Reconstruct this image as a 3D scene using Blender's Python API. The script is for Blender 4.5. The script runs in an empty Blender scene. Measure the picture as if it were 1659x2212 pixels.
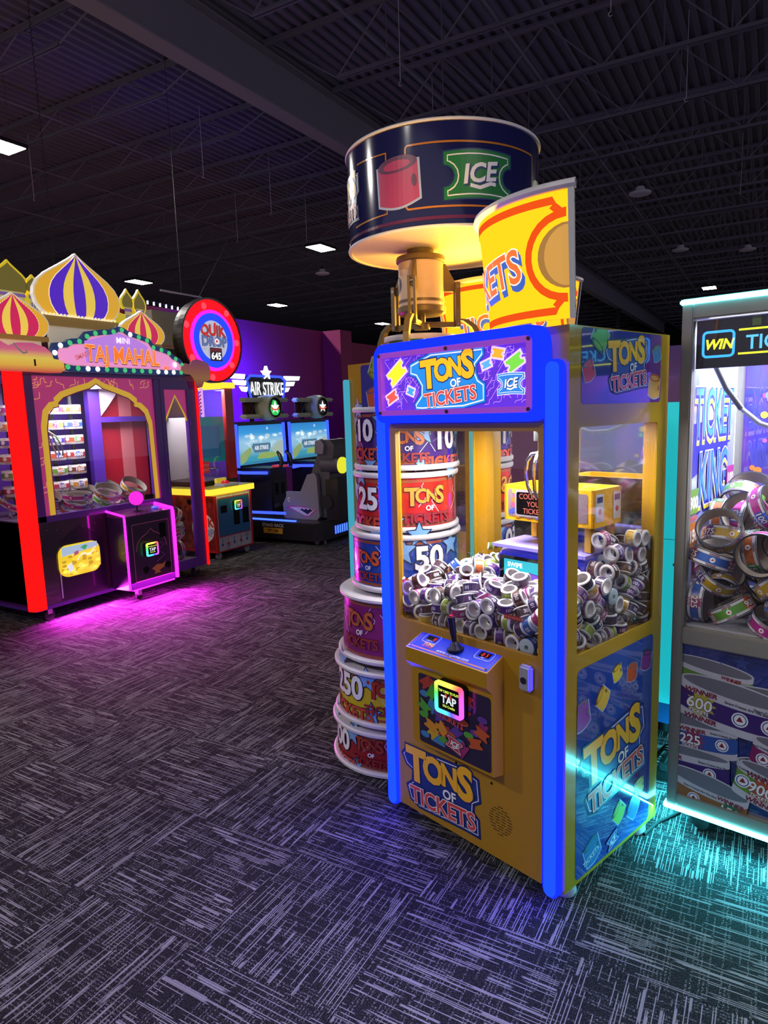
import bpy, bmesh, math, random
from math import sin, cos, pi, radians, sqrt, atan2
from mathutils import Vector, Matrix, Quaternion
random.seed(7)
scene = bpy.context.scene
COL = scene.collection
# ---------------------------------------------------------------- camera, world, exposure
W_PX, H_PX, F_PX = 1659, 2212, 1453.8
cam_d = bpy.data.cameras.new('camera'); cam = bpy.data.objects.new('camera', cam_d); COL.objects.link(cam)
cam_d.sensor_fit = 'VERTICAL'; cam_d.sensor_height = 24.0; cam_d.lens = 24.0*F_PX/H_PX
cam_d.clip_start = 0.05; cam_d.clip_end = 200
_R = Vector((0.8666270698, 0.4979646090, -0.0314447128)); _U = Vector((-0.0467852240, 0.1438420595, 0.9884941096)); _F = Vector((-0.4967581551, 0.8551846058, -0.1479548083))
cam.matrix_world = Matrix(((_R.x,_U.x,-_F.x,0.51246),(_R.y,_U.y,-_F.y,-1.93262),(_R.z,_U.z,-_F.z,1.58025),(0,0,0,1)))
scene.camera = cam
scene.view_settings.view_transform = 'Standard'; scene.view_settings.look = 'None'
scene.view_settings.exposure = 0.0; scene.view_settings.gamma = 1.0; scene.view_settings.use_curve_mapping = False
wd = bpy.data.worlds.new('world'); scene.world = wd; wd.use_nodes = True
wd.node_tree.nodes['Background'].inputs[0].default_value = (0.55, 0.53, 0.75, 1); wd.node_tree.nodes['Background'].inputs[1].default_value = 0.50
scene.cycles.max_bounces = 6; scene.cycles.transparent_max_bounces = 14; scene.cycles.sample_clamp_indirect = 4.0
scene.cycles.caustics_reflective = False; scene.cycles.caustics_refractive = False
# ceiling LED panels (fixture and light are built together further down): x, y, power
PANEL_Z = 5.15
PANELS = [(-8.27,10.8,130),(-14.2,10.9,130),(-13.9,16.3,130),(-13.7,22.9,130),(-1.5,22.7,130),(-8.4,3.7,330),(-8.0,16.6,60),(-8.3,-2.4,330),(-2.2,-5.0,120),(3.6,-1.8,60),(3.4,10.5,120)]
# ---------------------------------------------------------------- helpers
def lin(h):
    h = h.lstrip('#'); o = []
    for i in (0,2,4):
        c = int(h[i:i+2],16)/255; o.append(c/12.92 if c <= .04045 else ((c+.055)/1.055)**2.4)
    return (*o, 1)
_m = {}
def mat(name, hexc, rough=.5, metal=0, emit=0, spec=.5, var=.06, coat=0, nscale=40, bump=0, ecol=None):
    if name in _m: return _m[name]
    m = bpy.data.materials.new(name); m.use_nodes = True; _m[name] = m
    nt = m.node_tree; b = nt.nodes['Principled BSDF']; c = lin(hexc)
    b.inputs['Roughness'].default_value = rough; b.inputs['Metallic'].default_value = metal
    b.inputs['Specular IOR Level'].default_value = spec; b.inputs['Coat Weight'].default_value = coat; b.inputs['Coat Roughness'].default_value = .06
    b.inputs['Base Color'].default_value = c
    if emit:
        b.inputs['Emission Color'].default_value = ecol or c; b.inputs['Emission Strength'].default_value = emit
    if var or bump:
        n = nt.nodes.new('ShaderNodeTexNoise'); n.inputs['Scale'].default_value = nscale; n.inputs['Detail'].default_value = 3
        tc = nt.nodes.new('ShaderNodeTexCoord'); nt.links.new(tc.outputs['Object'], n.inputs['Vector'])
        mx = nt.nodes.new('ShaderNodeMix'); mx.data_type = 'RGBA'
        mx.inputs[6].default_value = tuple(x*(1-var) for x in c[:3])+(1,); mx.inputs[7].default_value = tuple(min(1,x*(1+var)) for x in c[:3])+(1,)
        nt.links.new(n.outputs['Fac'], mx.inputs[0]); nt.links.new(mx.outputs[2], b.inputs['Base Color'])
        if bump:
            bp = nt.nodes.new('ShaderNodeBump'); bp.inputs['Strength'].default_value = bump; bp.inputs['Distance'].default_value = .002
            nt.links.new(n.outputs['Fac'], bp.inputs['Height']); nt.links.new(bp.outputs['Normal'], b.inputs['Normal'])
    return m
def led(name, rgb, s):
    if name in _m: return _m[name]
    m = bpy.data.materials.new(name); m.use_nodes = True; _m[name] = m
    nt = m.node_tree; nt.nodes.clear(); e = nt.nodes.new('ShaderNodeEmission'); o = nt.nodes.new('ShaderNodeOutputMaterial')
    e.inputs[0].default_value = (*rgb,1); e.inputs[1].default_value = s; nt.links.new(e.outputs[0], o.inputs[0]); return m
def lit(name, hexc, s=1.0): return mat('lit_'+name, hexc, .35, emit=s, var=0)      # surface with emission: backlit print, and front light painted into the domes
def glass(name, tint='#ffffff', refl=1.0, rough=0.0):
    if name in _m: return _m[name]
    m = bpy.data.materials.new(name); m.use_nodes = True; _m[name] = m
    nt = m.node_tree; nt.nodes.clear(); N = nt.nodes.new
    t = N('ShaderNodeBsdfTransparent'); t.inputs[0].default_value = lin(tint)
    g = N('ShaderNodeBsdfGlossy'); g.inputs['Roughness'].default_value = rough; g.inputs[0].default_value = (refl,refl,refl,1)
    w = N('ShaderNodeLayerWeight'); w.inputs[0].default_value = .5
    p = N('ShaderNodeMath'); p.operation = 'POWER'; p.inputs[1].default_value = 4.0; nt.links.new(w.outputs['Facing'], p.inputs[0])
    f = N('ShaderNodeMath'); f.operation = 'MULTIPLY_ADD'; f.inputs[1].default_value = .9; f.inputs[2].default_value = .035; nt.links.new(p.outputs[0], f.inputs[0])
    x = N('ShaderNodeMixShader'); o = N('ShaderNodeOutputMaterial')
    nt.links.new(f.outputs[0], x.inputs[0]); nt.links.new(t.outputs[0], x.inputs[1]); nt.links.new(g.outputs[0], x.inputs[2]); nt.links.new(x.outputs[0], o.inputs[0]); return m
def setp(o, label=None, cat=None, group=None, kind=None):
    if label: o['label'] = label
    if cat: o['category'] = cat
    if group: o['group'] = group
    if kind: o['kind'] = kind
    return o
def thing(name, label, cat, loc=(0,0,0), rz=0, group=None, parent=None):
    o = bpy.data.objects.new(name, None); COL.objects.link(o); o.location = loc; o.rotation_euler = (0,0,rz); o.parent = parent
    o.empty_display_size = .1
    return setp(o, label, cat, group)
class MB:
    """collects faces (with a material each) for one mesh"""
    def __init__(s): s.v = []; s.f = []; s.m = []; s.mats = []; s.sm = []
    def mi(s, m):
        if m not in s.mats: s.mats.append(m)
        return s.mats.index(m)
    def add(s, verts, faces, m, smooth=False, T=None):
        b = len(s.v); k = s.mi(m)
        s.v += [tuple(T @ Vector(p)) for p in verts] if T else [tuple(p) for p in verts]
        for f in faces: s.f.append([b+i for i in f]); s.m.append(k); s.sm.append(smooth)
        return s
    def box(s, x0, x1, y0, y1, z0, z1, m, T=None):
        v = [(x,y,z) for z in (z0,z1) for y in (y0,y1) for x in (x0,x1)]
        return s.add(v, [(0,2,3,1),(4,5,7,6),(0,1,5,4),(2,6,7,3),(0,4,6,2),(1,3,7,5)], m, T=T)
    def rbox(s, x0, x1, y0, y1, z0, z1, m, r=.01, T=None, n=2):
        bm = bmesh.new(); bmesh.ops.create_cube(bm, size=1)
        for v in bm.verts: v.co = Vector((x0+(v.co.x+.5)*(x1-x0), y0+(v.co.y+.5)*(y1-y0), z0+(v.co.z+.5)*(z1-z0)))
        bmesh.ops.bevel(bm, geom=bm.edges[:], offset=r, segments=n, affect='EDGES')
        return s.bm(bm, m, T, True)
    def bm(s, bm, m, T=None, smooth=False):
        bm.verts.index_update(); s.add([v.co for v in bm.verts], [[v.index for v in f.verts] for f in bm.faces], m, smooth, T); bm.free(); return s
    def cyl(s, p0, p1, r0, m, r1=None, n=16, caps=True, smooth=True):
        p0 = Vector(p0); p1 = Vector(p1); r1 = r0 if r1 is None else r1
        d = (p1-p0).normalized(); a = d.orthogonal().normalized(); b = d.cross(a)
        v = []
        for p, r in ((p0,r0),(p1,r1)): v += [p+(a*cos(2*pi*i/n)+b*sin(2*pi*i/n))*r for i in range(n)]
        s.add(v, [(i,(i+1)%n,n+(i+1)%n,n+i) for i in range(n)], m, smooth)
        if caps: s.add(v[:n], [list(range(n))[::-1]], m); s.add(v[n:], [list(range(n))], m)
        return s
    def tube(s, pts, r, m, n=8, closed=False, caps=True):
        P = [Vector(p) for p in pts]; k = len(P); rings = []
        a = None
        for i in range(k):
            if closed: t = P[(i+1)%k]-P[i-1]
            else: t = P[min(i+1,k-1)]-P[max(i-1,0)]
            t.normalize()
            if a is None: a = t.orthogonal().normalized()
            a = (a-t*a.dot(t)).normalized(); b = t.cross(a); rr = r[i] if isinstance(r,(list,tuple)) else r
            rings.append([P[i]+(a*cos(2*pi*j/n)+b*sin(2*pi*j/n))*rr for j in range(n)])
        v = [q for g in rings for q in g]; f = []
        for i in range(k if closed else k-1):
            i2 = (i+1)%k
            for j in range(n): f.append((i*n+j, i*n+(j+1)%n, i2*n+(j+1)%n, i2*n+j))
        if caps and not closed: f += [list(range(n))[::-1], [(k-1)*n+j for j in range(n)]]
        return s.add(v, f, m, True)
    def lathe(s, prof, m, c=(0,0,0), n=32, a0=0, a1=2*pi, closed=False, smooth=True, T=None):
        full = abs(a1-a0-2*pi) < 1e-6; k = n if full else n+1; v = []; f = []; L = len(prof)
        for i in range(k):
            a = a0+(a1-a0)*i/n; v += [(c[0]+r*cos(a), c[1]+r*sin(a), c[2]+z) for r, z in prof]
        for i in range(n):
            i2 = (i+1)%k
            for j in range(L if closed else L-1): j2 = (j+1)%L; f.append((i*L+j, i2*L+j, i2*L+j2, i*L+j2))
        return s.add(v, f, m, smooth, T)
    def prism(s, poly, d0, d1, m, fr):
        """polygon (u,v) pushed from depth d0 to d1 through frame fr(u,v,d)"""
        n = len(poly); a = [fr(u,v,d0) for u,v in poly]; b = [fr(u,v,d1) for u,v in poly]
        return s.add(a+b, [list(range(n))[::-1], list(range(n,2*n))]+[(i,(i+1)%n,n+(i+1)%n,n+i) for i in range(n)], m)
    def ringprism(s, outer, inner, d0, d1, m, fr):
        n = len(outer); V = [fr(u,v,d) for d in (d0,d1) for P in (outer,inner) for u,v in P]
        f = []
        for i in range(n):
            j = (i+1)%n
            f += [(i,n+i,n+j,j),(2*n+i,2*n+j,3*n+j,3*n+i),(i,j,2*n+j,2*n+i),(n+i,3*n+i,3*n+j,n+j)]
        return s.add(V, f, m)
    def build(s, name, parent=None, label=None, loc=None, kind=None):
        me = bpy.data.meshes.new(name); me.from_pydata(s.v, [], s.f)
        for m in s.mats: me.materials.append(m)
        me.polygons.foreach_set('material_index', s.m); me.polygons.foreach_set('use_smooth', s.sm); me.update()
        if any(s.sm): me.set_sharp_from_angle(angle=radians(40))
        o = bpy.data.objects.new(name, me); COL.objects.link(o); o.parent = parent
        if loc: o.location = loc
        return setp(o, label, kind=kind)
def flat(ox, oy, oz, ax, ay, az=None, n=(0,0,0)):
    """frame for flat art: origin, u axis, v axis; depth along u x v unless n is given"""
    o = Vector((ox,oy,oz)); u = Vector(ax); v = Vector(ay); w = Vector(n) if Vector(n).length else u.cross(v)
    return lambda a,b,d=0: tuple(o+u*a+v*b+w*d)
def front(x, z, y=0): return flat(x, y, z, (1,0,0), (0,0,1))            # faces -y
def east(y, z, x=0): return flat(x, y, z, (0,1,0), (0,0,1))             # faces +x
def curved(cx, cy, z, r, a0, slope=0.0):
    """wraps art round a vertical cylinder (or cone): a0 = direction of u=0, u runs anticlockwise seen from above"""
    def fr(u, v, d=0):
        a = a0+u/r; rr = r+slope*v+d; return (cx+rr*cos(a), cy+rr*sin(a), z+v)
    fr.step = .02
    return fr
# 2D shapes
def rrect(x0, x1, y0, y1, r, n=6):
    o = []
    for cx, cy, a in ((x1-r,y1-r,0),(x0+r,y1-r,90),(x0+r,y0+r,180),(x1-r,y0+r,270)):
        o += [(cx+r*cos(radians(a+90*i/n)), cy+r*sin(radians(a+90*i/n))) for i in range(n+1)]
    return o
def rect(x0, x1, y0, y1): return [(x0,y0),(x1,y0),(x1,y1),(x0,y1)]
def circ(cx, cy, rx, ry=None, n=24, a=0): return [(cx+rx*cos(2*pi*i/n+a), cy+(ry or rx)*sin(2*pi*i/n+a)) for i in range(n)]
def star(cx, cy, r, k=5, q=.45, a=pi/2): return [(cx+(r if i%2==0 else r*q)*cos(a+pi*i/k), cy+(r if i%2==0 else r*q)*sin(a+pi*i/k)) for i in range(2*k)]
def ticket(cx, cy, w, h, rot=0, q=.26, bow=0.0):
    """ticket outline: corners and a round bite out of each short end"""
    P = []; b = h*q
    P += [(-w/2+w*i/6, h/2+bow*sin(pi*i/6)) for i in range(7)]
    P += [(w/2-b*sin(pi*i/8), b*cos(pi*i/8)) for i in range(9)]
    P += [(w/2-w*i/6, -h/2+bow*sin(pi*i/6)) for i in range(7)]
    P += [(-w/2+b*sin(pi*i/8), -b*cos(pi*i/8)) for i in range(9)]
    c, s_ = cos(rot), sin(rot)
    return [(cx+x*c-y*s_, cy+x*s_+y*c) for x,y in P]
def shrink(P, k, c=None):
    cx = sum(p[0] for p in P)/len(P); cy = sum(p[1] for p in P)/len(P)
    return [(cx+(x-cx)*k, cy+(y-cy)*k) for x,y in P]
def inset(P, d):
    """moves a closed outline inwards by d (negative: outwards)"""
    n = len(P); A = sum(P[i][0]*P[(i+1)%n][1]-P[(i+1)%n][0]*P[i][1] for i in range(n)); sg = 1 if A > 0 else -1; o = []
    for i in range(n):
        x0,y0 = P[i-1]; x1,y1 = P[i]; x2,y2 = P[(i+1)%n]
        a = Vector((x1-x0,y1-y0)); b = Vector((x2-x1,y2-y1))
        if a.length < 1e-9 or b.length < 1e-9: o.append((x1,y1)); continue
        a.normalize(); b.normalize(); na = Vector((-a.y,a.x)); nb = Vector((-b.y,b.x)); t = na+nb
        L = t.length
        if L < .3: t = na; k = 1
        else: t /= L; k = min(1/max(.35,t.dot(na)), 2)
        o.append((x1+t.x*d*k*sg, y1+t.y*d*k*sg))
    return o
_tc = {}
def textmesh(s, size, off=0.0, shear=0.0, res=3):
    key = (s, off, shear, res)
    if key not in _tc:
        cu = bpy.data.curves.new('t','FONT'); cu.body = s; cu.size = 1; cu.offset = off; cu.shear = shear; cu.align_x = 'CENTER'; cu.resolution_u = res
        ob = bpy.data.objects.new('t', cu); COL.objects.link(ob)
        dg = bpy.context.evaluated_depsgraph_get(); me = bpy.data.meshes.new_from_object(ob.evaluated_get(dg))
        _tc[key] = ([(v.co.x, v.co.y) for v in me.vertices], [list(p.vertices) for p in me.polygons])
        bpy.data.objects.remove(ob); bpy.data.curves.remove(cu); bpy.data.meshes.remove(me)
    V, Fc = _tc[key]
    return [(x*size, y*size) for x,y in V], Fc
class Art(MB):
    """flat print: shapes laid on a frame, one thin layer over the other"""
    def __init__(s, fr, lay=.0003): super().__init__(); s.fr = fr; s.lay = lay; s.k = 1; s.clip = None
    def put(s, V, Fc, m, k=None):
        d = (s.k if k is None else k)*s.lay
        if k is None: s.k += 1
        step = getattr(s.fr,'step',None); clip = s.clip
        if clip and all(clip[0] <= x <= clip[1] and clip[2] <= y <= clip[3] for x,y in V): clip = None
        if step or clip:
            bm = bmesh.new(); vs = [bm.verts.new((x,y,0)) for x,y in V]
            for f in Fc:
                try: bm.faces.new([vs[i] for i in f])
                except ValueError: pass
            if clip:
                for co, no in (((clip[0],0,0),(-1,0,0)),((clip[1],0,0),(1,0,0)),((0,clip[2],0),(0,-1,0)),((0,clip[3],0),(0,1,0))): bmesh.ops.bisect_plane(bm, geom=bm.verts[:]+bm.edges[:]+bm.faces[:], plane_co=co, plane_no=no, clear_outer=True)
            xs = [v[0] for v in V]; x = math.ceil(min(xs)/step)*step if step else 1e9
            while x < max(xs):
                bmesh.ops.bisect_plane(bm, geom=bm.verts[:]+bm.edges[:]+bm.faces[:], plane_co=(x,0,0), plane_no=(1,0,0)); x += step
            bm.verts.index_update(); V = [(v.co.x,v.co.y) for v in bm.verts]; Fc = [[v.index for v in f.verts] for f in bm.faces]; bm.free()
        s.add([s.fr(x,y,d) for x,y in V], Fc, m); return s
    def poly(s, P, m, k=None): return s.put(P, [list(range(len(P)))], m, k)
    def line(s, P, w, m, closed=False, k=None):
        V = []; n = len(P)
        for i in range(n):
            a = Vector(P[i-1] if (i or closed) else P[i]); b = Vector(P[(i+1)%n] if (i < n-1 or closed) else P[i]); t = b-a
            if t.length < 1e-9: t = Vector((1,0))
            t.normalize(); q = Vector((-t.y,t.x))*w/2; p = Vector(P[i]); V += [tuple(p+q), tuple(p-q)]
        Fc = [(2*i,2*i+1,2*((i+1)%n)+1,2*((i+1)%n)) for i in range(n if closed else n-1)]
        return s.put(V, Fc, m, k)
    def text(s, t, x, y, size, m, off=.02, shear=0, sx=1, rot=0, k=None, res=3):
        V, Fc = textmesh(t, size, off, shear, res); c, q = cos(rot), sin(rot)
        return s.put([(x+a*sx*c-b*q, y+a*sx*q+b*c) for a,b in V], Fc, m, k)
    def otext(s, t, x, y, size, m, mo, off=.02, w=.03, shear=0, sx=1, rot=0):
        s.text(t, x, y, size, mo, off+w, shear, sx, rot); return s.text(t, x, y, size, m, off, shear, sx, rot)
def copytree(o, parent=None):
    c = o.copy(); COL.objects.link(c); c.parent = parent
    for ch in list(o.children): copytree(ch, c)
    return c
def lamp(name, parent, loc, size, power, col, rot=(0,0,0), size_y=None, spread=None):
    l = bpy.data.lights.new(name,'AREA'); l.energy = power; l.color = col; l.size = size
    if size_y: l.shape = 'RECTANGLE'; l.size_y = size_y
    if spread: l.spread = spread
    o = bpy.data.objects.new(name, l); COL.objects.link(o); o.parent = parent; o.location = loc; o.rotation_euler = rot; return o
# ---------------------------------------------------------------- shared materials
BLACK = mat('black_plastic','#0c0c0e',.45); DARK = mat('dark_metal','#17171a',.5); STEEL = mat('brushed_steel','#9a9a9c',.32,.9); WHITE = mat('white_plastic','#e6e3e4',.4)
CHROME = mat('chrome','#d0d0d4',.12,1); YEL = mat('yellow_paint','#ab8010',.33,spec=.5,coat=.25,var=.03); RUBBER = mat('rubber','#101012',.8); SCREENBLACK = mat('screen_black','#040405',.12)
GLASS = glass('clear_glass'); ACRYL = glass('clear_acrylic','#f4f6ff')
BLUE_LED = led('blue_led',(.0008,.0035,1.0),11); BLUE_LED2 = led('blue_led_tube',(.0014,.0085,1.0),11)
# ================================================================ the room
def carpet_material():
    m = bpy.data.materials.new('carpet'); m.use_nodes = True; nt = m.node_tree; N = nt.nodes.new; K = nt.links.new
    b = nt.nodes['Principled BSDF']; b.inputs['Roughness'].default_value = .95; b.inputs['Specular IOR Level'].default_value = .15
    def math_(op, a, c=None, d=None):
        n = N('ShaderNodeMath'); n.operation = op
        for i, q in enumerate((a,c,d)):
            if q is None: continue
            if isinstance(q,(int,float)): n.inputs[i].default_value = q
            else: K(q, n.inputs[i])
        return n.outputs[0]
    g = N('ShaderNodeNewGeometry'); sp = N('ShaderNodeSeparateXYZ'); K(g.outputs['Position'], sp.inputs[0])
    u = math_('MULTIPLY', math_('ADD', sp.outputs[0], .93), 2.0); v = math_('MULTIPLY', math_('ADD', sp.outputs[1], .166), 2.0)
    fu = math_('FLOOR', u); fv = math_('FLOOR', v); par = math_('PINGPONG', math_('ADD', fu, fv), 1.0)
    def mixf(f, a, c):
        n = N('ShaderNodeMix'); n.data_type = 'FLOAT'; K(f, n.inputs[0])
        for i, q in ((2,a),(3,c)):
            if isinstance(q,(int,float)): n.inputs[i].default_value = q
            else: K(q, n.inputs[i])
        return n.outputs[0]
    p = mixf(par, sp.outputs[0], sp.outputs[1]); q = mixf(par, sp.outputs[1], sp.outputs[0])     # p along the yarn, q across
    tile = math_('ADD', math_('MULTIPLY', fu, 7.3), math_('MULTIPLY', fv, 3.7))
    def dashes(along, across, pitch, freq, thr, seed, width=.5, soft=.02):
        s = math_('DIVIDE', across, pitch); row = math_('FLOOR', s)
        c = N('ShaderNodeCombineXYZ'); K(math_('MULTIPLY', along, freq), c.inputs[0]); K(math_('MULTIPLY', row, 7.737), c.inputs[1]); K(math_('ADD', tile, seed), c.inputs[2])
        n = N('ShaderNodeTexNoise'); n.inputs['Scale'].default_value = 1.0; n.inputs['Detail'].default_value = 0.0; K(c.outputs[0], n.inputs['Vector'])
        mr = N('ShaderNodeMapRange'); mr.inputs[1].default_value = thr; mr.inputs[2].default_value = thr+soft; K(n.outputs['Fac'], mr.inputs[0])
        w = math_('LESS_THAN', math_('ABSOLUTE', math_('SUBTRACT', math_('FRACT', s), .5)), width/2)
        return math_('MULTIPLY', mr.outputs[0], w)
    d1 = dashes(p, q, .0065, 6.0, .59, 0.0, .40)
    d2 = math_('MULTIPLY', dashes(p, q, .0160, 5.5, .67, 31.0, .45), .85)
    d3 = math_('MULTIPLY', dashes(p, q, .0110, 4.0, .60, 11.0, .22), .95)
    lines = math_('MAXIMUM', math_('MAXIMUM', d1, d3), d2)
    sn = N('ShaderNodeTexNoise'); sn.inputs['Scale'].default_value = 300; sn.inputs['Detail'].default_value = 1
    cs = N('ShaderNodeCombineXYZ'); K(p, cs.inputs[0]); K(math_('MULTIPLY', q, .6), cs.inputs[1]); K(cs.outputs[0], sn.inputs['Vector'])
    speck = N('ShaderNodeMapRange'); speck.inputs[1].default_value = .47; speck.inputs[2].default_value = .60; K(sn.outputs['Fac'], speck.inputs[0])
    cross = math_('MULTIPLY', math_('MULTIPLY', dashes(q, p, .0105, 6.0, .46, 77.0, .5), speck.outputs[0]), .6)
    base = math_('MULTIPLY', speck.outputs[0], .10)
    fac = math_('MAXIMUM', math_('MAXIMUM', lines, cross), base)
    mx = N('ShaderNodeMix'); mx.data_type = 'RGBA'; mx.inputs[6].default_value = lin('#171519'); mx.inputs[7].default_value = lin('#8f8b90'); K(fac, mx.inputs[0]); K(mx.outputs[2], b.inputs['Base Color'])
    bp = N('ShaderNodeBump'); bp.inputs['Strength'].default_value = .5; bp.inputs['Distance'].default_value = .002
    K(math_('ADD', fac, math_('MULTIPLY', sn.outputs['Fac'], .6)), bp.inputs['Height']); K(bp.outputs[0], b.inputs['Normal'])
    return m
CARPET = carpet_material()
X0, X1, Y0, Y1 = -24.0, 14.0, -9.0, 42.0
o = MB().box(X0,X1,Y0,Y1,-.12,-.006,CARPET).build('floor'); setp(o, 'dark grey carpet with pale dashes over the whole hall','floor',kind='structure')
FLOOR_OBJ = o
TILE = .5
tm = MB().box(.0006,TILE-.0006,.0006,TILE-.0006,-.006,0,CARPET)
tile_me = None; n_t = 0
cands = []
for i in range(-22,14):
    for j in range(-10,30):
        x = -.93+TILE*i; y = -.166+TILE*j; c = Vector((x+.25,y+.25,0))-Vector(cam.matrix_world.translation)
        z = c.dot(_F)
        if z < .3: continue
        px = 829.5+F_PX*c.dot(_R)/z; py = 1106-F_PX*c.dot(_U)/z
        if -330 < px < 1990 and py < 2700: cands.append((c.length, x, y))
cands.sort()
far_mb = MB()
for k, (dist, x, y) in enumerate(cands):
    if k < 300:
        if tile_me is None: t = tm.build('carpet_tile', FLOOR_OBJ); tile_me = t.data
        else: t = bpy.data.objects.new('carpet_tile', tile_me); COL.objects.link(t); t.parent = FLOOR_OBJ
        t.location = (x,y,0)
    else: far_mb.box(x+.0006,x+TILE-.0006,y+.0006,y+TILE-.0006,-.006,0,CARPET)
if far_mb.v: far_mb.build('far_carpet_tiles', FLOOR_OBJ, kind='stuff')
# carpet beyond the tiles shown one by one
o = MB().box(X0,X1,14.9,Y1,-.006,0,CARPET).build('carpet_field', FLOOR_OBJ)
# ceiling: corrugated steel deck in sheets
DECK = mat('black_steel_deck','#75737f',.55,.05,var=.12,nscale=3); JOIST = mat('joist_paint','#827f8a',.5,.1,var=.08); BEAMM = mat('beam_paint','#a29da8',.55,.0)
ZD = 6.2
prof = []
for i in range(6):
    b = i*.152; prof += [(b,0),(b+.055,0),(b+.075,.045),(b+.130,.045),(b+.150,0)]
prof.append((.912,0))
deck = MB(); n = len(prof)
deck.add([(x,Y0,z) for x,z in prof]+[(x,Y1,z) for x,z in prof], [(i,i+1,n+i+1,n+i) for i in range(n-1)], DECK)
ceil = bpy.data.objects.new('ceiling', None); COL.objects.link(ceil); setp(ceil,'black corrugated steel roof deck over the hall','ceiling',kind='structure')
d0 = deck.build('deck_sheet', ceil); x = X0
while x < X1:
    if d0.users_collection and x > X0: d = d0.copy(); COL.objects.link(d)
    else: d = d0
    d.location = (x,0,ZD); x += .912
MB().box(X0,X1,Y0,Y1,ZD+.2,ZD+.25,DECK).build('roof_board', ceil)
def joist(x0, x1, y, zb, rz=0):
    t = bpy.data.objects.new('ceiling_joist', None); COL.objects.link(t); t.location = (x0,y,0); setp(t,'black open-web steel joist under the roof deck','joist','open-web steel joists',kind='structure')
    L = x1-x0; ext = 1.05
    b = MB(); b.box(0,L,-.035,-.008,zb,zb+.008,JOIST); b.box(0,L,-.016,-.008,zb,zb+.045,JOIST); b.box(0,L,.008,.035,zb,zb+.008,JOIST); b.box(0,L,.008,.016,zb,zb+.045,JOIST); b.build('bottom_chord', t)
    s = -ext if x0 > -5.3 else 0; e = L if x0 > -5.3 else L+ext
    b = MB(); b.box(s,e,-.05,-.008,ZD-.012,ZD-.004,JOIST); b.box(s,e,-.016,-.008,ZD-.06,ZD-.004,JOIST); b.box(s,e,.008,.05,ZD-.012,ZD-.004,JOIST); b.box(s,e,.008,.016,ZD-.06,ZD-.004,JOIST); b.build('top_chord', t)
    b = MB(); k = int(L/1.3); w = L/k
    for i in range(k):
        xa = i*w; b.cyl((xa,0,zb+.02),(xa+w/2,0,ZD-.03),.011,JOIST,n=6,caps=False); b.cyl((xa+w/2,0,ZD-.03),(xa+w,0,zb+.02),.011,JOIST,n=6,caps=False); b.cyl((xa+w/2,0,zb+.02),(xa+w/2,0,ZD-.03),.008,JOIST,n=6,caps=False) if i%2 == 0 else None
        if i%2: b.cyl((xa,0,zb+.02),(xa,0,ZD-.03),.008,JOIST,n=6,caps=False)
    if x0 > -5.3: b.cyl((0,0,zb+.02),(-ext+.1,0,ZD-.03),.011,JOIST,n=6,caps=False)
    else: b.cyl((L,0,zb+.02),(L+ext-.1,0,ZD-.03),.011,JOIST,n=6,caps=False)
    b.build('web', t); return t
def jcopies(x0, x1, ys, zb):
    t0 = joist(x0, x1, ys[0], zb)
    for y in ys[1:]: t = copytree(t0); t.location = (x0,y,0)
jcopies(-4.19, 9.5, [.85+1.51*k for k in range(-3,27)], 5.5)
jcopies(-18.0, -6.75, [3.55+1.5*k for k in range(-3,25)], 5.82)
def ibeam(x, zb, zt, y0, y1, w=.24):
    b = MB(); b.box(x-w/2,x+w/2,y0,y1,zb,zb+.022,BEAMM); b.box(x-w/2,x+w/2,y0,y1,zt-.022,zt,BEAMM); b.box(x-.007,x+.007,y0,y1,zb+.02,zt-.02,BEAMM)
    o = b.build('ceiling_beam'); return setp(o,'deep black steel beam running the length of the hall','beam',kind='structure')
ibeam(-5.42, 5.55, ZD-.005, Y0, Y1)
t = bpy.data.objects.new('bridging', None); COL.objects.link(t); setp(t,'thin black bridging pipes across the joists','bridging',kind='structure')
for x, z in ((-3.4,5.52),(-2.15,5.52),(-2.0,6.1),(1.4,5.52),(-8.6,5.85),(-10.6,5.85),(-13,5.85)): MB().cyl((x,Y0,z),(x,Y1,z),.016,JOIST,n=8).build('bridging_pipe', t)
MB().box(-5.5,-5.34,28.4,28.56,0,5.55,DARK).build('column'); setp(bpy.data.objects['column'],'far black steel column under the ceiling beam','column',kind='structure')
# walls
WALLP = mat('purple_wall_paint','#97265f',.7,var=.05,nscale=4); WALLD = mat('dark_wall_paint','#141216',.8); WALLM = mat('plum_wall_paint','#5c2547',.7)
def wall(name, x0, x1, y0, y1, z1, m, label): return setp(MB().box(x0,x1,y0,y1,0,z1,m).build(name), label, 'wall', kind='structure')
wall('wall_left',-6.65,-6.45,-4,8.10,3.0,WALLP,'magenta painted partition wall behind the arcade machines')
wall('wall_pier',-6.65,-6.08,8.10,8.46,3.0,WALLP,'short magenta pier at the end of the partition wall')
wall('wall_recess',-7.3,-7.1,8.46,14,3.0,WALLP,'magenta wall set back beyond the pier'); 
wall('wall_far_right',-1.2,4,26,26.2,3.4,WALLM,'dark plum wall far behind the right-hand machine')
wall('wall_west',X0-.2,X0,Y0,Y1,ZD+.2,WALLD,'far dark side wall of the hall'); wall('wall_north',X0,X1,Y1,Y1+.2,ZD+.2,WALLD,'far dark end wall of the hall')
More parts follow.
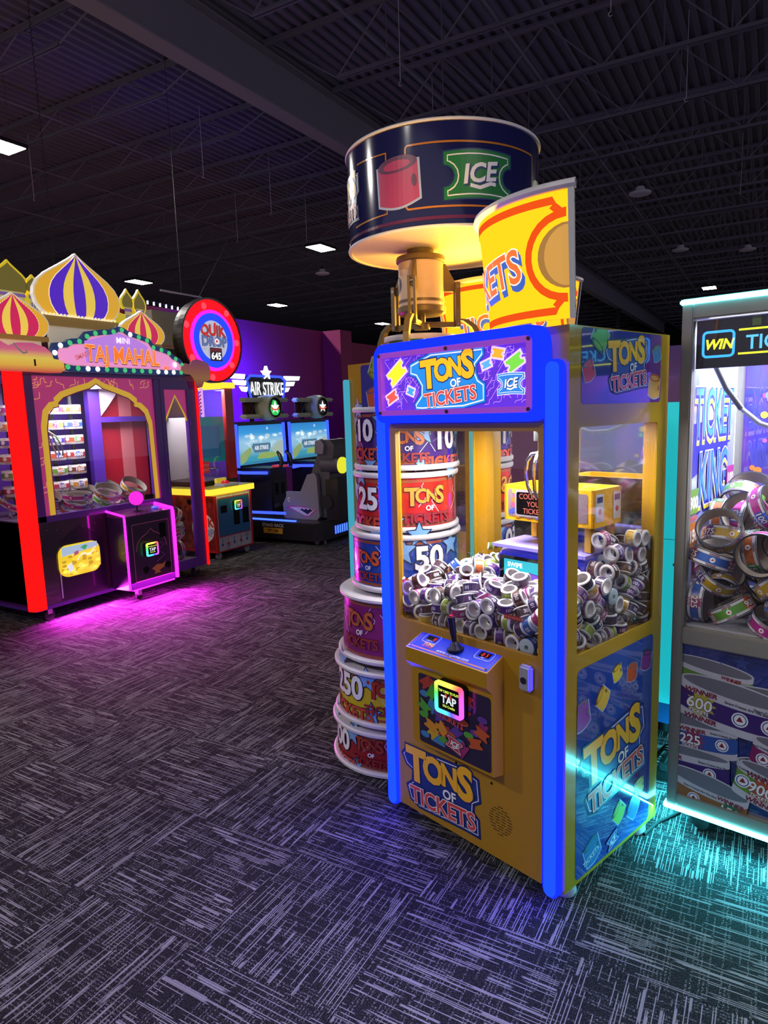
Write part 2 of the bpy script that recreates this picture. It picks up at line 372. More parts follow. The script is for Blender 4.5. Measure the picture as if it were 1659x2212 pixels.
# ceiling lights
PANEL_E = led('panel_light',(1.0,.97,.82),28)
for i, (x, y, p) in enumerate(PANELS):
    lab = {0:'bright ceiling light left of the drum marquee',1:'bright ceiling light above the striped domes',2:'bright ceiling light over the winged sign wall',3:'small bright ceiling light beside the big claw',4:'bright ceiling light above the silver machine',5:'glowing ceiling light at the left edge'}.get(i,'ceiling light outside the picture')
    t = thing('ceiling_light', lab, 'light', (x,y,PANEL_Z), group='rectangular ceiling lights')
    MB().rbox(-.22,.22,-.32,.32,0,.05,DARK,.01).build('housing', t)
    MB().box(-.19,.19,-.29,.29,-.006,.001,PANEL_E).build('diffuser', t)
    MB().cyl((0,-.2,.05),(0,-.2,ZD-PANEL_Z),.004,STEEL,n=6).cyl((0,.2,.05),(0,.2,ZD-PANEL_Z),.004,STEEL,n=6).build('hanger', t)
    lamp('ceiling_lamp', t, (0,0,-.02), .38, p, (1,.96,.88), size_y=.58)
for i, (x, y, lab) in enumerate(((-1.66,10.84,'nearest round high-bay lamp, unlit'),(-1.6,16.0,'round unlit high-bay lamp in the middle distance'),(-.24,17.0,'round unlit high-bay lamp furthest right'),(-9.7,12.9,'round unlit high-bay lamp beside the drum marquee'))):
    t = thing('high_bay_lamp', lab, 'light', (x,y,5.1), group='unlit round high-bay lamps')
    MB().lathe([(0,.0),(.17,.0),(.185,.015),(.18,.03),(.09,.05),(.07,.12),(0,.125)],WHITE,n=28).build('lamp_body', t)
    MB().lathe([(0,-.003),(.14,-.003),(.14,.0)],mat('lamp_lens','#f3eef4',.3),n=28).build('lens', t)
    MB().cyl((0,0,.12),(0,0,.2),.02,DARK,n=10).tube([(0.012*(-1)**k,0,.2+.03*k) for k in range(int((ZD-5.3)/.03))],.005,STEEL,n=5).build('chain', t)
HOOKS = ((-3.3,5.3),(-3.9,7.4),(-1.0,5.2),(-.6,7.6),(-7.2,6.2),(-7.6,8.3),(-10.2,5.4),(-9.4,9.4),(-8.2,10.2),(-.2,12.2))
for i, (x, y) in enumerate(HOOKS):
    hk = 'right' if x > -5.4 else 'left'; rk = sorted(q[1] for q in HOOKS if (q[0] > -5.4) == (x > -5.4)).index(y)
    t = thing('ceiling_hook', 'thin white ceiling hook %s of the big beam, %s nearest'%(hk,('the','second','third','fourth','fifth')[rk]), 'hook', (x,y,5.2), group='thin ceiling hooks')
    MB().cyl((0,0,.02),(0,0,ZD-5.2),.004,WHITE,n=6).tube([(.02*cos(a),0,.0+.02*sin(a)) for a in [pi/2+k*.5 for k in range(9)]],.004,WHITE,n=6).build('hook', t)
# ================================================================ print helpers for the ticket crane
def P_(n, h, e=0, r=.35, coat=.3): return lit(n, h, e) if e else mat('print_'+n, h, r, coat=coat, var=.02)
def logo(A, cx, cy, w, e=0, rot=.10, plate=True, flag='a', pl='#1d4f9e'):
    """the three-line logo on a ticket-shaped plate"""
    Y = P_('logo_yellow%s'%flag,'#f3b51c',e); N_ = P_('logo_navy%s'%flag,'#14235c',e); R_ = P_('logo_red%s'%flag,'#cf4a44',e); Wt = P_('logo_white%s'%flag,'#f2f0f4',e); B_ = P_('logo_plate%s'%flag,pl,e)
    c, s = cos(rot), sin(rot); at = lambda x,y: (cx+w*(x*c-y*s), cy+w*(x*s+y*c))
    if plate:
        P = [(-.50,.20),(-.44,.27),(-.25,.30),(.33,.30),(.36,.28),(.49,.24),(.50,.03),(.42,-.02),(.41,-.10),(.47,-.15),(.47,-.32),(.30,-.31),(-.30,-.31),(-.42,-.26),(-.46,-.12),(-.38,-.06),(-.36,.06),(-.45,.10)]
        P = [at(*q) for q in P]; A.poly(inset(P,-.014*w), N_); A.poly(P, B_); A.line(inset(P,.018*w), .009*w, Wt, True)
    for ch, x, y, sz in (('T',-.31,-.03,.46),('O',-.08,.02,.36),('N',.13,.045,.30),('S',.325,.0,.43)):
        q = at(x,y); A.text(ch, q[0], q[1], sz*w, N_, .085, 0, .92, rot*.6, A.k)
    A.k += 1
    for ch, x, y, sz in (('T',-.31,-.03,.46),('O',-.08,.02,.36),('N',.13,.045,.30),('S',.325,.0,.43)):
        q = at(x,y); A.text(ch, q[0], q[1], sz*w, Y, .048, 0, .92, rot*.6, A.k)
    A.k += 1
    q = at(.12,-.085); A.otext('OF', q[0], q[1], .13*w, Wt, N_, .03, .03, 0, 1, rot)
    q = at(.01,-.27); A.text('TICKETS', q[0], q[1], .235*w, N_, .085, 0, .95, rot); A.text('TICKETS', q[0], q[1], .235*w, Wt, .055, 0, .95, rot); A.text('TICKETS', q[0], q[1], .235*w, R_, .025, 0, .95, rot)
    q = at(.43,.06); A.text('TM', q[0], q[1], .035*w, N_, .0, 0, 1, rot)
def icetag(A, x, y, w, base, e=0, rot=0, flag='i'):
    Wt = P_('tag_white'+flag,'#f0f3f6',e); N_ = P_('tag_navy'+flag,'#1b3470',e); B_ = P_('tag_'+base.strip('#')+flag,base,e)
    k0 = A.k; T = ticket(x,y,w,w*.62,rot,.24,w*.03); A.poly(inset(T,-.02*w),Wt if e else N_); A.poly(T,B_); A.line(inset(T,.05*w),.018*w,Wt,True)
    A.text('ICE', x+.02*w, y-.09*w, .34*w, N_, .05, .25, 1, rot+.12); A.text('ICE', x, y-.07*w, .34*w, Wt, .03, .25, 1, rot+.12)
    A.line([(x-.14*w,y-.12*w),(x+.0*w,y-.15*w),(x+.16*w,y-.09*w),(x+.24*w,y-.10*w)], .05*w, Wt); A.k = k0
def minitick(A, x, y, w, h, rot, col, e=0, glow='#e9d9ff', flag=''):
    T = ticket(x,y,w,h,rot,.25); A.poly(inset(T,-.006), P_('glow'+glow.strip('#')+flag,glow,e)); A.poly(T, P_('mt'+col.strip('#')+flag,col,e)); A.k -= 2
def squiggles(A, x0, x1, y0, y1, pitch, w, m, seed=1, wave=True):
    r = random.Random(seed); k = A.k; A.k += 1
    y = y0
    while y < y1:
        x = x0
        while x < x1-pitch:
            L = pitch*r.uniform(1.2,2.6); a = r.choice((.7,.9,.9,2.3))
            if wave and r.random() < .55: P = [(x+L*t*cos(a)+.12*L*sin(t*9)*-sin(a), y+L*t*sin(a)+.12*L*sin(t*9)*cos(a)) for t in [i/10 for i in range(11)]]
            else: P = [(x,y),(x+L*cos(a),y+L*sin(a))]
            P = [p for p in P if x0 < p[0] < x1 and y0 < p[1] < y1]
            if len(P) > 1: A.line(P, w, m, k=k)
            x += pitch*r.uniform(.8,1.3)
        y += pitch*.9
def rollart(A, x, y, s, rot, col, dark, e=0, flag=''):
    """a plain drawn ticket roll: band and open top"""
    c, q = cos(rot), sin(rot); at = lambda P: [(x+s*(a*c-b*q), y+s*(a*q+b*c)) for a,b in P]
    out = [(-.5,.35)]+[(-.5+i*.1,-.42-.12*sin(pi*i/10)) for i in range(11)]+[(.5,.35)]
    A.poly(at(inset(out,-.05)), P_('ra_edge'+flag,'#9fb4e6',e)); A.poly(at(out), P_('ra'+col.strip('#')+flag,col,e))
    A.poly(at(circ(0,.36,.5,.17,20)), P_('ra'+dark.strip('#')+flag,dark,e)); A.poly(at(circ(0,.34,.34,.10,18)), P_('ra'+col.strip('#')+flag,col,e))
    A.poly(at(circ(.40,-.05,.06,.13,12)), P_('ra'+dark.strip('#')+flag,dark,e)); A.k -= 5
def poster_mat(name, c1, c2, c3, rough=.12, scale=3.0, coat=.6):
    if name in _m: return _m[name]
    m = mat(name, c1, rough, coat=1.0, var=0); nt = m.node_tree; b = nt.nodes['Principled BSDF']; b.inputs['Coat IOR'].default_value = 2.0; b.inputs['Coat Roughness'].default_value = .03
    tc = nt.nodes.new('ShaderNodeTexCoord'); n = nt.nodes.new('ShaderNodeTexNoise'); n.inputs['Scale'].default_value = scale; n.inputs['Detail'].default_value = 2
    r = nt.nodes.new('ShaderNodeValToRGB'); r.color_ramp.elements[0].position = .35; r.color_ramp.elements[0].color = lin(c1); r.color_ramp.elements[1].position = .68; r.color_ramp.elements[1].color = lin(c3)
    e = r.color_ramp.elements.new(.52); e.color = lin(c2)
    nt.links.new(tc.outputs['Object'], n.inputs['Vector']); nt.links.new(n.outputs['Fac'], r.inputs[0]); nt.links.new(r.outputs[0], b.inputs['Base Color']); return m
# ================================================================ yellow ticket crane (front)
RZ = radians(-18)
GLOSSYEL = mat('yellow_gloss','#a8881c',.16,coat=.6,var=.02)
def crane_feet(t, pts):
    for x, y in pts: MB().lathe([(0,0),(.03,0),(.036,.012),(.03,.045),(.02,.05),(0,.05)],mat('foot_plastic','#b9b6c0',.4),(x,y,0),n=20).build('foot', t)
def framehole(b, u0, u1, v0, v1, a0, a1, c0, c1, d0, d1, m, fr):
    """plate u0..u1 x v0..v1 with a rounded hole a0..a1 x c0..c1"""
    O = rrect(u0,u1,v0,v1,.004,5); I = rrect(a0,a1,c0,c1,.012,5); b.ringprism(O, I, d0, d1, m, fr)
CR = thing('ticket_crane','yellow crane cabinet with blue lit edges full of small ticket rolls','arcade machine',(0,0,0),RZ)
XL, DP, ZB, ZT = -.80, .605, .048, 1.804
b = MB(); b.box(XL,0,.0,DP,ZB,.785,YEL); b.build('base_cabinet', CR)
b = MB(); b.box(XL,0,.0,DP,1.525,ZT,YEL); b.build('top_cabinet', CR)
for x0, x1, y0, y1 in ((XL,XL+.055,0,.05),(-.055,0,0,.05),(XL,XL+.06,DP-.06,DP),(-.05,-.0,DP-.055,DP)): MB().box(x0,x1,y0,y1,.785,1.525,YEL).build('corner_post', CR)
b = MB(); framehole(b,-.732,-.067,.056,1.533,-.700,-.085,.813,1.508,.0,.016,mat('door_paint','#a87d12',.36,coat=.2,var=.03),front(0,0)); b.build('front_door', CR)
MB().box(-.70,-.085,-.004,.002,.813,1.508,GLASS).build('front_glass', CR)
for s, xx in ((1,0.0),(-1,XL)):
    fr = flat(xx,0,0,(0,1,0),(0,0,1),n=(s,0,0)); b = MB(); framehole(b,0,DP,ZB,ZT,.056,.536,.823,1.516,0,.006,GLOSSYEL,fr); b.build('side_panel', CR)
    MB().box(xx-.004,xx+.001,.045,.55,.80,1.52,GLASS).build('side_glass', CR)
MB().box(XL+.06,-.06,DP-.012,DP-.006,.80,1.52,mat('back_mirror','#d8dde0',.03,1,var=0)).build('back_mirror', CR)
MB().box(XL+.005,-.005,.005,DP-.015,.78,.795,mat('prize_bed','#c9960f',.5)).build('prize_bed', CR)
MB().rbox(XL+.14,-.14,.14,DP-.1,.79,.87,mat('prize_bed_hump','#c9b9d0',.5),.02).build('prize_hump', CR)
crane_feet(CR, ((XL+.12,.07),(-.035,.07),(XL+.12,DP-.07),(-.035,DP-.07)))
# posters on the visible side
BLUEP = poster_mat('side_poster_blue','#1a3f9c','#1c52b0','#2a2f92'); fr = east(0,0,.0065)
A = Art(fr); A.poly(rrect(.060,.548,.062,.775,.02), BLUEP); A.build('lower_poster', CR)
A = Art(east(0,0,.0070)); logo(A,.295,.40,.42,0,.14,True,'side','#1f4fae')
A.build('side_logo', CR)
for x,y,s,r,c,d in ((.30,.70,.055,.3,'#d8c23a','#7d5a1c'),(.40,.675,.065,-.1,'#c2542a','#6b6f7d'),(.50,.69,.07,-.2,'#7d2f90','#30354e'),(.21,.64,.07,.9,'#d6b33a','#8a5a22'),(.085,.62,.09,.2,'#8a3fa8','#6f6a78'),(.47,.225,.06,.1,'#c8c23a','#6d6a3a'),(.33,.185,.07,.8,'#8cc63f','#3f6a24'),(.43,.16,.075,.9,'#2f7fd0','#2a5f6e'),(.16,.125,.09,.35,'#2f79b8','#2c6f86')):
    A = Art(east(0,0,.0070)); A.clip = (.061,.547,.063,.774); rollart(A,x,y,s,r,c,d); A.build('printed_roll', CR)
A = Art(east(0,0,.0082))
A.text('TICKETS',.155,.10,.026,P_('logo_white','#cfe0f5'),.01,0,1,.3); icetag(A,.29,.10,.075,'#2a57b8',0,.35,'s')
A.build('side_lettering', CR)
A = Art(fr); A.poly(rrect(.062,.548,1.582,1.800,.014), poster_mat('side_poster_top','#1b3fa0','#263fa8','#7a2f96')); A.build('upper_poster', CR)
A = Art(east(0,0,.0070)); A.clip = (.063,.547,1.583,1.799); logo(A,.325,1.70,.26,0,.12,True,'side','#1f4fae')
for x,y,s,r,c,d in ((.16,1.775,.08,2.6,'#55a84a','#1f3f5a'),(.50,1.635,.075,-.1,'#e0a83a','#b5562a'),(.10,1.68,.06,.4,'#c03a60','#3a3f8e'),(.515,1.74,.05,.3,'#3a86c8','#5a7a44')):
    A2 = Art(east(0,0,.0070)); A2.clip = A.clip; rollart(A2,x,y,s,r,c,d); A2.build('printed_roll', CR)
A.build('upper_side_logo', CR)
# blue light tubes on the front corners
for x0, x1 in ((XL+.008,XL+.062),(-.060,-.004)):
    b = MB(); P = rrect(x0,x1,.032,1.712,.026,6); q = [(u,v) for u,v in P]
    b.prism(q,.0,.022,BLUE_LED,front(0,0)); b.prism(shrink(q,.0) and inset(q,.008),.022,.030,BLUE_LED2,front(0,0)); b.build('led_tube', CR, 'glowing blue light tube')
# header sign
b = MB(); b.ringprism(rrect(-.772,-.052,1.538,1.812,.05,6), rrect(-.744,-.088,1.566,1.780,.022,6), .0, .045, BLUE_LED, front(0,0)); b.build('header_light', CR, 'blue lit header surround')
b = MB(); b.ringprism(rrect(-.746,-.086,1.564,1.782,.018,4), rrect(-.728,-.104,1.582,1.764,.006,4), .0, .05, mat('purple_trim','#8f3fc0',.3,coat=.3,emit=.6,var=0), front(0,0)); b.build('header_trim', CR)
e = .95
A = Art(front(0,0,-.03)); A.poly(rect(-.73,-.102,1.580,1.766), lit('hd_purple','#5a2cc4',e)); A.build('header_panel', CR)
A = Art(front(0,0,-.0305)); sq = lit('hd_line','#c58cf0',e)
squiggles(A,-.727,-.50,1.584,1.762,.026,.0017,sq,3); squiggles(A,-.30,-.105,1.584,1.762,.026,.0017,sq,4)
bl = lit('hd_blue','#1f86dd',e); wl = lit('hd_white','#f6f4ff',e)
P = [(-.60,1.735),(-.50,1.766),(-.275,1.766),(-.275,1.742),(-.305,1.715),(-.305,1.69),(-.295,1.67),(-.27,1.655),(-.27,1.60),(-.36,1.583),(-.545,1.580),(-.575,1.582),(-.580,1.60),(-.55,1.63),(-.548,1.66),(-.572,1.692),(-.602,1.70)]
A.poly(inset(P,-.004), lit('hd_navy','#173a9c',e)); A.poly(P, bl); A.line(inset(P,.007), .004, wl, True); A.build('header_plate_art', CR)
A = Art(front(0,0,-.0318)); logo(A,-.425,1.672,.27,e,.10,False,'hd')
for x,y,w,h,r,c in ((-.663,1.710,.085,.048,.62,'#ffe12a'),(-.690,1.628,.05,.030,.45,'#f2574a'),(-.595,1.645,.032,.022,-.35,'#3aa0ee'),(-.218,1.742,.042,.026,-.2,'#f7a92a'),(-.155,1.712,.060,.036,.5,'#76d445'),(-.262,1.712,.034,.020,.3,'#5aa8f0')): minitick(A,x,y,w,h,r,c,e,'#e7c9ff','h')
icetag(A,-.170,1.648,.098,'#2f7fd6',e,0,'h'); A.build('header_art', CR)
for x, z in ((-.737,1.773),(-.415,1.773),(-.095,1.773),(-.737,1.573),(-.415,1.573),(-.095,1.573)): MB().cyl((x,-.049,z),(x,-.054,z),.006,DARK,n=12).build('screw', CR)
# front decals
A = Art(front(0,0,-.0165)); logo(A,-.512,.205,.385,0,.06,True,'front','#1f3580'); A.build('front_logo', CR)
b = MB(); 
for i in range(11):
    z = .148+.010*i; w = sqrt(max(0,.052**2-(z-.198)**2)); k = max(1,int(w*2/.024))
    for j in range(k):
        xa = -.232-w+(2*w/k)*j; b.add([(xa+.002,-.0164,z),(xa+2*w/k-.004,-.0164,z-.0),(xa+2*w/k-.004,-.0164,z+.0026),(xa+.002,-.0164,z+.0026)],[(0,1,2,3)],SCREENBLACK)
b.build('speaker_grille', CR)
b = MB(); b.rbox(-.142,-.098,-.040,-.015,.702,.784,mat('latch_metal','#c4c4cc',.35,.6),.006); b.cyl((-.121,-.0405,.738),(-.121,-.043,.738),.011,DARK,n=16); b.build('door_latch', CR, 'chrome door lock')
for x, z in ((-.575,.352),(-.43,.335),(-.27,.322)): MB().cyl((x,-.016,z),(x,-.0172,z),.005,SCREENBLACK,n=10).build('bolt_hole', CR)
# control console
b = MB(); prof = [(0,.79),(-.098,.75),(-.098,.698),(-.069,.668),(-.069,.385),(-.016,.372)]
xs = (-.588,-.219); V = [(x,y,z) for x in xs for y,z in prof]; k = len(prof)
b.add(V,[list(range(k))[::-1],[k+i for i in range(k)]]+[(i,(i+1)%k,k+(i+1)%k,k+i) for i in range(k)],YEL); b.build('control_box', CR)
sl = Vector((0,-.098,-.04)).normalized(); fr = flat(-.4035,-.049,.7707,(1,0,0),tuple(-sl))
A = Art(fr); CB = P_('con_blue','#2340a8'); CO = P_('con_orange','#b5702a')
A.poly(rect(-.180,.180,-.048,.048),CB); A.line(inset(rect(-.176,.176,-.045,.045),.006),.006,CO,True); A.build('console_plate', CR)
A = Art(flat(-.4035,-.049,.7717,(1,0,0),tuple(-sl))); wl2 = P_('con_white','#cfd6f0'); led7 = led('led_red',(1,.05,.05),1.6)
for cx in (-.115,.125):
    A.line(rrect(cx-.034,cx+.034,-.006,.036,.01),.0022,wl2,True); A.poly(rect(cx-.022,cx+.022,.006,.028),SCREENBLACK)
A.text('0',-.10,.008,.022,led7,.0,.15); A.text('0',.118,.008,.022,led7,.0,.15); A.text('5',.135,.008,.022,led7,.0,.15)
A.text('TIME',.125,-.001,.007,wl2,.02); A.text('CREDITS',-.115,-.001,.007,wl2,.02)
A.text('www.icegame.com',.02,-.036,.019,wl2,.01,.15); A.text('TONS',-.10,-.022,.018,P_('logo_yellowfront','#f3b51c'),.04); A.text('OF TICKETS',-.10,-.031,.009,P_('logo_redfront','#cf4a44'),.03)
A.build('console_print', CR)
for x, y in ((-.172,.042),(.172,.042),(-.172,-.042),(.172,-.042)): MB().cyl(fr(x,y,.001),fr(x,y,.003),.004,CHROME,n=10).build('console_screw', CR)
b = MB(); bx, by, bz = -.394,-.05,.772; up = Vector((-.12,-.04,1)).normalized(); q = Vector((bx,by,bz))
b.cyl(q,q+up*.006,.030,BLACK,n=24); b.cyl(q+up*.006,q+up*.022,.024,BLACK,.014,n=20); b.cyl(q+up*.020,q+up*.030,.017,BLACK,.010,n=20); b.cyl(q+up*.028,q+up*.06,.008,BLACK,.011,n=16); b.cyl(q+up*.06,q+up*.115,.0115,BLACK,.0135,n=16); b.build('joystick', CR)
MB().cyl(q+up*.115,q+up*.121,.007,mat('red_button','#c02030',.3),n=14).build('joystick_button', CR)
# recessed art behind the card reader
A = Art(front(0,0,-.070)); A.poly(rrect(-.556,-.227,.395,.655,.012), P_('rec_base','#2a2140',0,.2)); A.build('reader_panel', CR)
A = Art(front(0,0,-.0702),.00008); r = random.Random(5)
for i in range(46):
    x = r.uniform(-.53,-.255); z = r.uniform(.42,.63); c = r.choice(('#b8542a','#c2a12e','#3f7fc0','#8f2f6a','#4f9a3e','#5a3a94','#a83a34','#cf8a2e'))
    if r.random() < .5: A.poly(ticket(x,z,.06,.035,r.uniform(-1.2,1.2),.25), P_('rc'+c.strip('#'),c,0,.2))
    else: A.poly(circ(x,z,.022,.012,14,r.random()), P_('rc'+c.strip('#'),c,0,.2))
A.lay = .0001; icetag(A,-.385,.440,.075,'#a8324a',0,-.25,'r'); A.text('TICKETS',-.40,.515,.03,P_('logo_redfront','#cf4a44'),.03,0,1,-.15); A.text('OF',-.395,.540,.02,P_('logo_whitefront','#f2f0f4'),.03); A.text('TONS',-.40,.553,.045,P_('logo_yellowfront','#f3b51c'),.03)
A.build('reader_panel_art', CR)
def hsv_led(name, axis='z', s=2.0, scale=1.0):
    """ring of coloured leds: hue runs round the ring (the ring lights are really different colours)"""
    if name in _m: return _m[name]
    m = bpy.data.materials.new(name); m.use_nodes = True; _m[name] = m; nt = m.node_tree; nt.nodes.clear(); N = nt.nodes.new
    tc = N('ShaderNodeTexCoord'); sp = N('ShaderNodeSeparateXYZ'); nt.links.new(tc.outputs['Object'], sp.inputs[0])
    at_ = N('ShaderNodeMath'); at_.operation = 'ARCTAN2'; nt.links.new(sp.outputs[2], at_.inputs[0]); nt.links.new(sp.outputs[0 if axis == 'z' else 1], at_.inputs[1])
    a = N('ShaderNodeMath'); a.operation = 'MULTIPLY_ADD'; a.inputs[1].default_value = -1/(2*pi); a.inputs[2].default_value = 1.13; nt.links.new(at_.outputs[0], a.inputs[0])
    fr_ = N('ShaderNodeMath'); fr_.operation = 'FRACT'; nt.links.new(a.outputs[0], fr_.inputs[0])
    fl = N('ShaderNodeMath'); fl.operation = 'SUBTRACT'; fl.inputs[0].default_value = 1.0; nt.links.new(fr_.outputs[0], fl.inputs[1])
    h = N('ShaderNodeCombineColor'); h.mode = 'HSV'; nt.links.new(fl.outputs[0], h.inputs[0]); h.inputs[1].default_value = .92; h.inputs[2].default_value = 1
    e = N('ShaderNodeEmission'); e.inputs[1].default_value = s; o = N('ShaderNodeOutputMaterial'); nt.links.new(h.outputs[0], e.inputs[0]); nt.links.new(e.outputs[0], o.inputs[0]); return m
def card_reader(parent, loc, w, fr_axis):
    """tap reader: black body, rainbow ring, dark screen with lettering; built facing fr_axis"""
    s = w/.125; t = bpy.data.objects.new('card_reader', None); COL.objects.link(t); t.parent = parent; t.location = loc
    t.rotation_euler = (0,0,0 if fr_axis == 'front' else pi/2); t['label'] = 'tap card reader with a rainbow lit rim'
    b = MB(); b.prism(rrect(-.062*s,.062*s,-.056*s,.056*s,.014*s),-.005*s,.03*s,BLACK,front(0,0)); b.build('reader_body', t)
    b = MB(); b.ringprism(rrect(-.0625*s,.0625*s,-.0565*s,.0565*s,.015*s), rrect(-.049*s,.049*s,-.043*s,.043*s,.004*s), .024*s, .034*s, hsv_led('rainbow_ring'), front(0,0)); b.build('rainbow_rim', t)
    A = Art(front(0,0,-.0302*s),.0004*s); A.poly(rrect(-.049*s,.049*s,-.043*s,.043*s,.004*s),SCREENBLACK); yt = led('reader_yellow',(.7,.9,.1),1.2); wt_ = led('reader_white',(.75,.85,.9),1.0)
    A.text('TAP CARD TO PLAY',0,.021*s,.0125*s,yt,.03,0,.8); A.text('TAP',0,-.016*s,.038*s,wt_,.03); A.text('10.6 Credits',0,-.030*s,.0125*s,yt,.02,0,.9)
    rr_ = led('reader_red',(.9,.12,.08),1.0)
    for sx in (-1,1):
        for rr0 in (.009,.014): A.line([(sx*s*rr0*cos(q_),.012*s+s*rr0*sin(q_)) for q_ in [-.7+.2*i for i in range(8)]],.002*s,rr_)
    A.build('reader_screen', t); return t
card_reader(CR, (-.383,-.070,.612), .125, 'front')
# inside: counter box, shelf and chute with screen
CHUTE = mat('chute_yellow','#e0a80e',.4)
b = MB(); b.box(-.455,-.09,.30,.308,1.172,1.300,CHUTE); b.box(-.455,-.447,.30,.48,1.172,1.300,CHUTE); b.box(-.098,-.09,.30,.48,1.172,1.300,CHUTE); b.box(-.455,-.09,.472,.48,1.172,1.300,CHUTE); b.box(-.447,-.098,.308,.472,1.172,1.180,CHUTE); b.build('counter_box', CR)
for x, y in ((-.43,.46),(-.12,.46),(-.12,.33)): MB().box(x-.012,x+.012,y-.012,y+.012,1.085,1.172,CHUTE).build('counter_leg', CR)
A = Art(front(0,0,.299),.0002); A.poly(rrect(-.438,-.110,1.186,1.286,.008),P_('cnt_plate','#7d6b74')); 
rr = random.Random(2)
for i in range(14): A.poly(circ(rr.uniform(-.425,-.40) if i < 9 else rr.uniform(-.40,-.2),rr.uniform(1.195,1.28) if i < 9 else 1.192,.012,.010,12), P_('cd%d'%(i%4),('#d0712a','#4a4fb0','#b04a7a','#d6b23a')[i%4]))
A.poly(rrect(-.405,-.225,1.188,1.284,.012),P_('cnt_bezel','#8d8a92',0,.3)); A.poly(rrect(-.398,-.232,1.195,1.277,.008),SCREENBLACK); A.build('counter_display', CR)
dm = led('dot_red',(1,.22,.18),1.3); A = Art(front(0,0,.2925))
for i, s in enumerate(('COUNTING','YOUR','TICKETS!')): A.text(s,-.315,1.253-.026*i,.027,dm,.0,0,.95)
A.build('counter_lettering', CR)
A = Art(east(0,0,-.0895))
for y in (.34,.45): A.poly(rrect(y-.025,y+.025,1.19,1.285,.006),P_('tm_body','#c9c3cc')); A.poly(rect(y-.018,y+.018,1.255,1.275),P_('tm_scr','#2a3f7a')); A.poly(circ(y,1.225,.010,n=14),P_('tm_red','#b8242a'))
A.build('ticket_machine_print', CR)
MB().box(-.49,-.10,.27,.47,1.070,1.082,mat('blue_lit_shelf','#9a90f0',.3)).build('shelf', CR)  # white shelf; the blue LED light on it is put into its colour
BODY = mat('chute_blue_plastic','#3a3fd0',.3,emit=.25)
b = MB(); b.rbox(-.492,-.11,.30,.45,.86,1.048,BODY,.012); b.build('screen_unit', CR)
A = Art(front(0,0,.2995)); A.poly(rrect(-.478,-.135,.880,1.035,.006),SCREENBLACK); A.poly(rect(-.458,-.262,.895,1.022),lit('scr_teal','#26b4c4',.85)); st = lit('scr_white','#eefcff',1)
for i, s in enumerate(('SWIPE','CARD','TO','PLAY')): A.text(s,-.408,.995-.030*i,.024,st,.03)
A.poly(ticket(-.318,.955,.07,.05,-.12,.25),lit('scr_edge','#3a1f7a',.9)); A.poly(ticket(-.318,.955,.064,.045,-.12,.25),lit('scr_purple','#7a4fc8',.9)); A.build('screen', CR, 'teal screen with white lettering')
# claw hanging inside
b = MB(); cx, cy = -.20,.17
b.cyl((cx,cy,1.525),(cx,cy,1.47),.028,DARK,n=16); b.cyl((cx,cy,1.47),(cx,cy,1.40),.014,STEEL,n=12)
b.build('claw_hub', CR)
for k in range(3):
    a = 2*pi*k/3+2.9; MB().tube([(cx+q_*cos(a),cy+q_*sin(a),z) for q_,z in ((.015,1.43),(.05,1.425),(.075,1.40),(.082,1.36),(.072,1.315),(.055,1.29))],.006,CHROME,n=8).build('claw_finger', CR)
MB().tube([(cx+.012*cos(k*.9),cy+.012*sin(k*.9),1.40+.003*k) for k in range(30)],.002,mat('spring_brass','#b08a3a',.3,.8),n=5).build('claw_spring', CR)
MB().tube([(-.62,.012,.972),(-.40,.012,.955),(-.09,.012,.940)],.0022,ACRYL,n=6).build('glass_ledge', CR)
A = Art(front(0,0,.010)); A.poly(rrect(-.235,-.165,.905,.920,.004),P_('pp','#b0242c')); A.text('PATENT PENDING',-.20,.9095,.008,P_('ppw','#e8b0a8'),.0); A.build('patent_sticker', CR)
MB().box(-.111,-.108,.27,.58,.80,1.20,ACRYL).build('acrylic_divider', CR)
MB().box(XL+.08,-.08,.03,.06,1.512,1.522,led('crane_inner_led',(1,.98,.95),6)).build('inner_light', CR)
lamp('crane_inner_lamp', CR, (-.40,.25,1.515), .55, 21, (1,.97,.94), size_y=.35)

for x_, rz_ in ((XL+.03,-.5),(-.03,.5)): lamp('tube_lamp', CR, (x_,-.036,.80), .05, 7, (.10,.07,1.0), rot=(-pi/2,0,-rz_), size_y=1.5)
lamp('header_lamp', CR, (-.41,-.056,1.55), .6, 10, (.10,.07,1.0), rot=(-(pi/2-.6),0,0), size_y=.06)
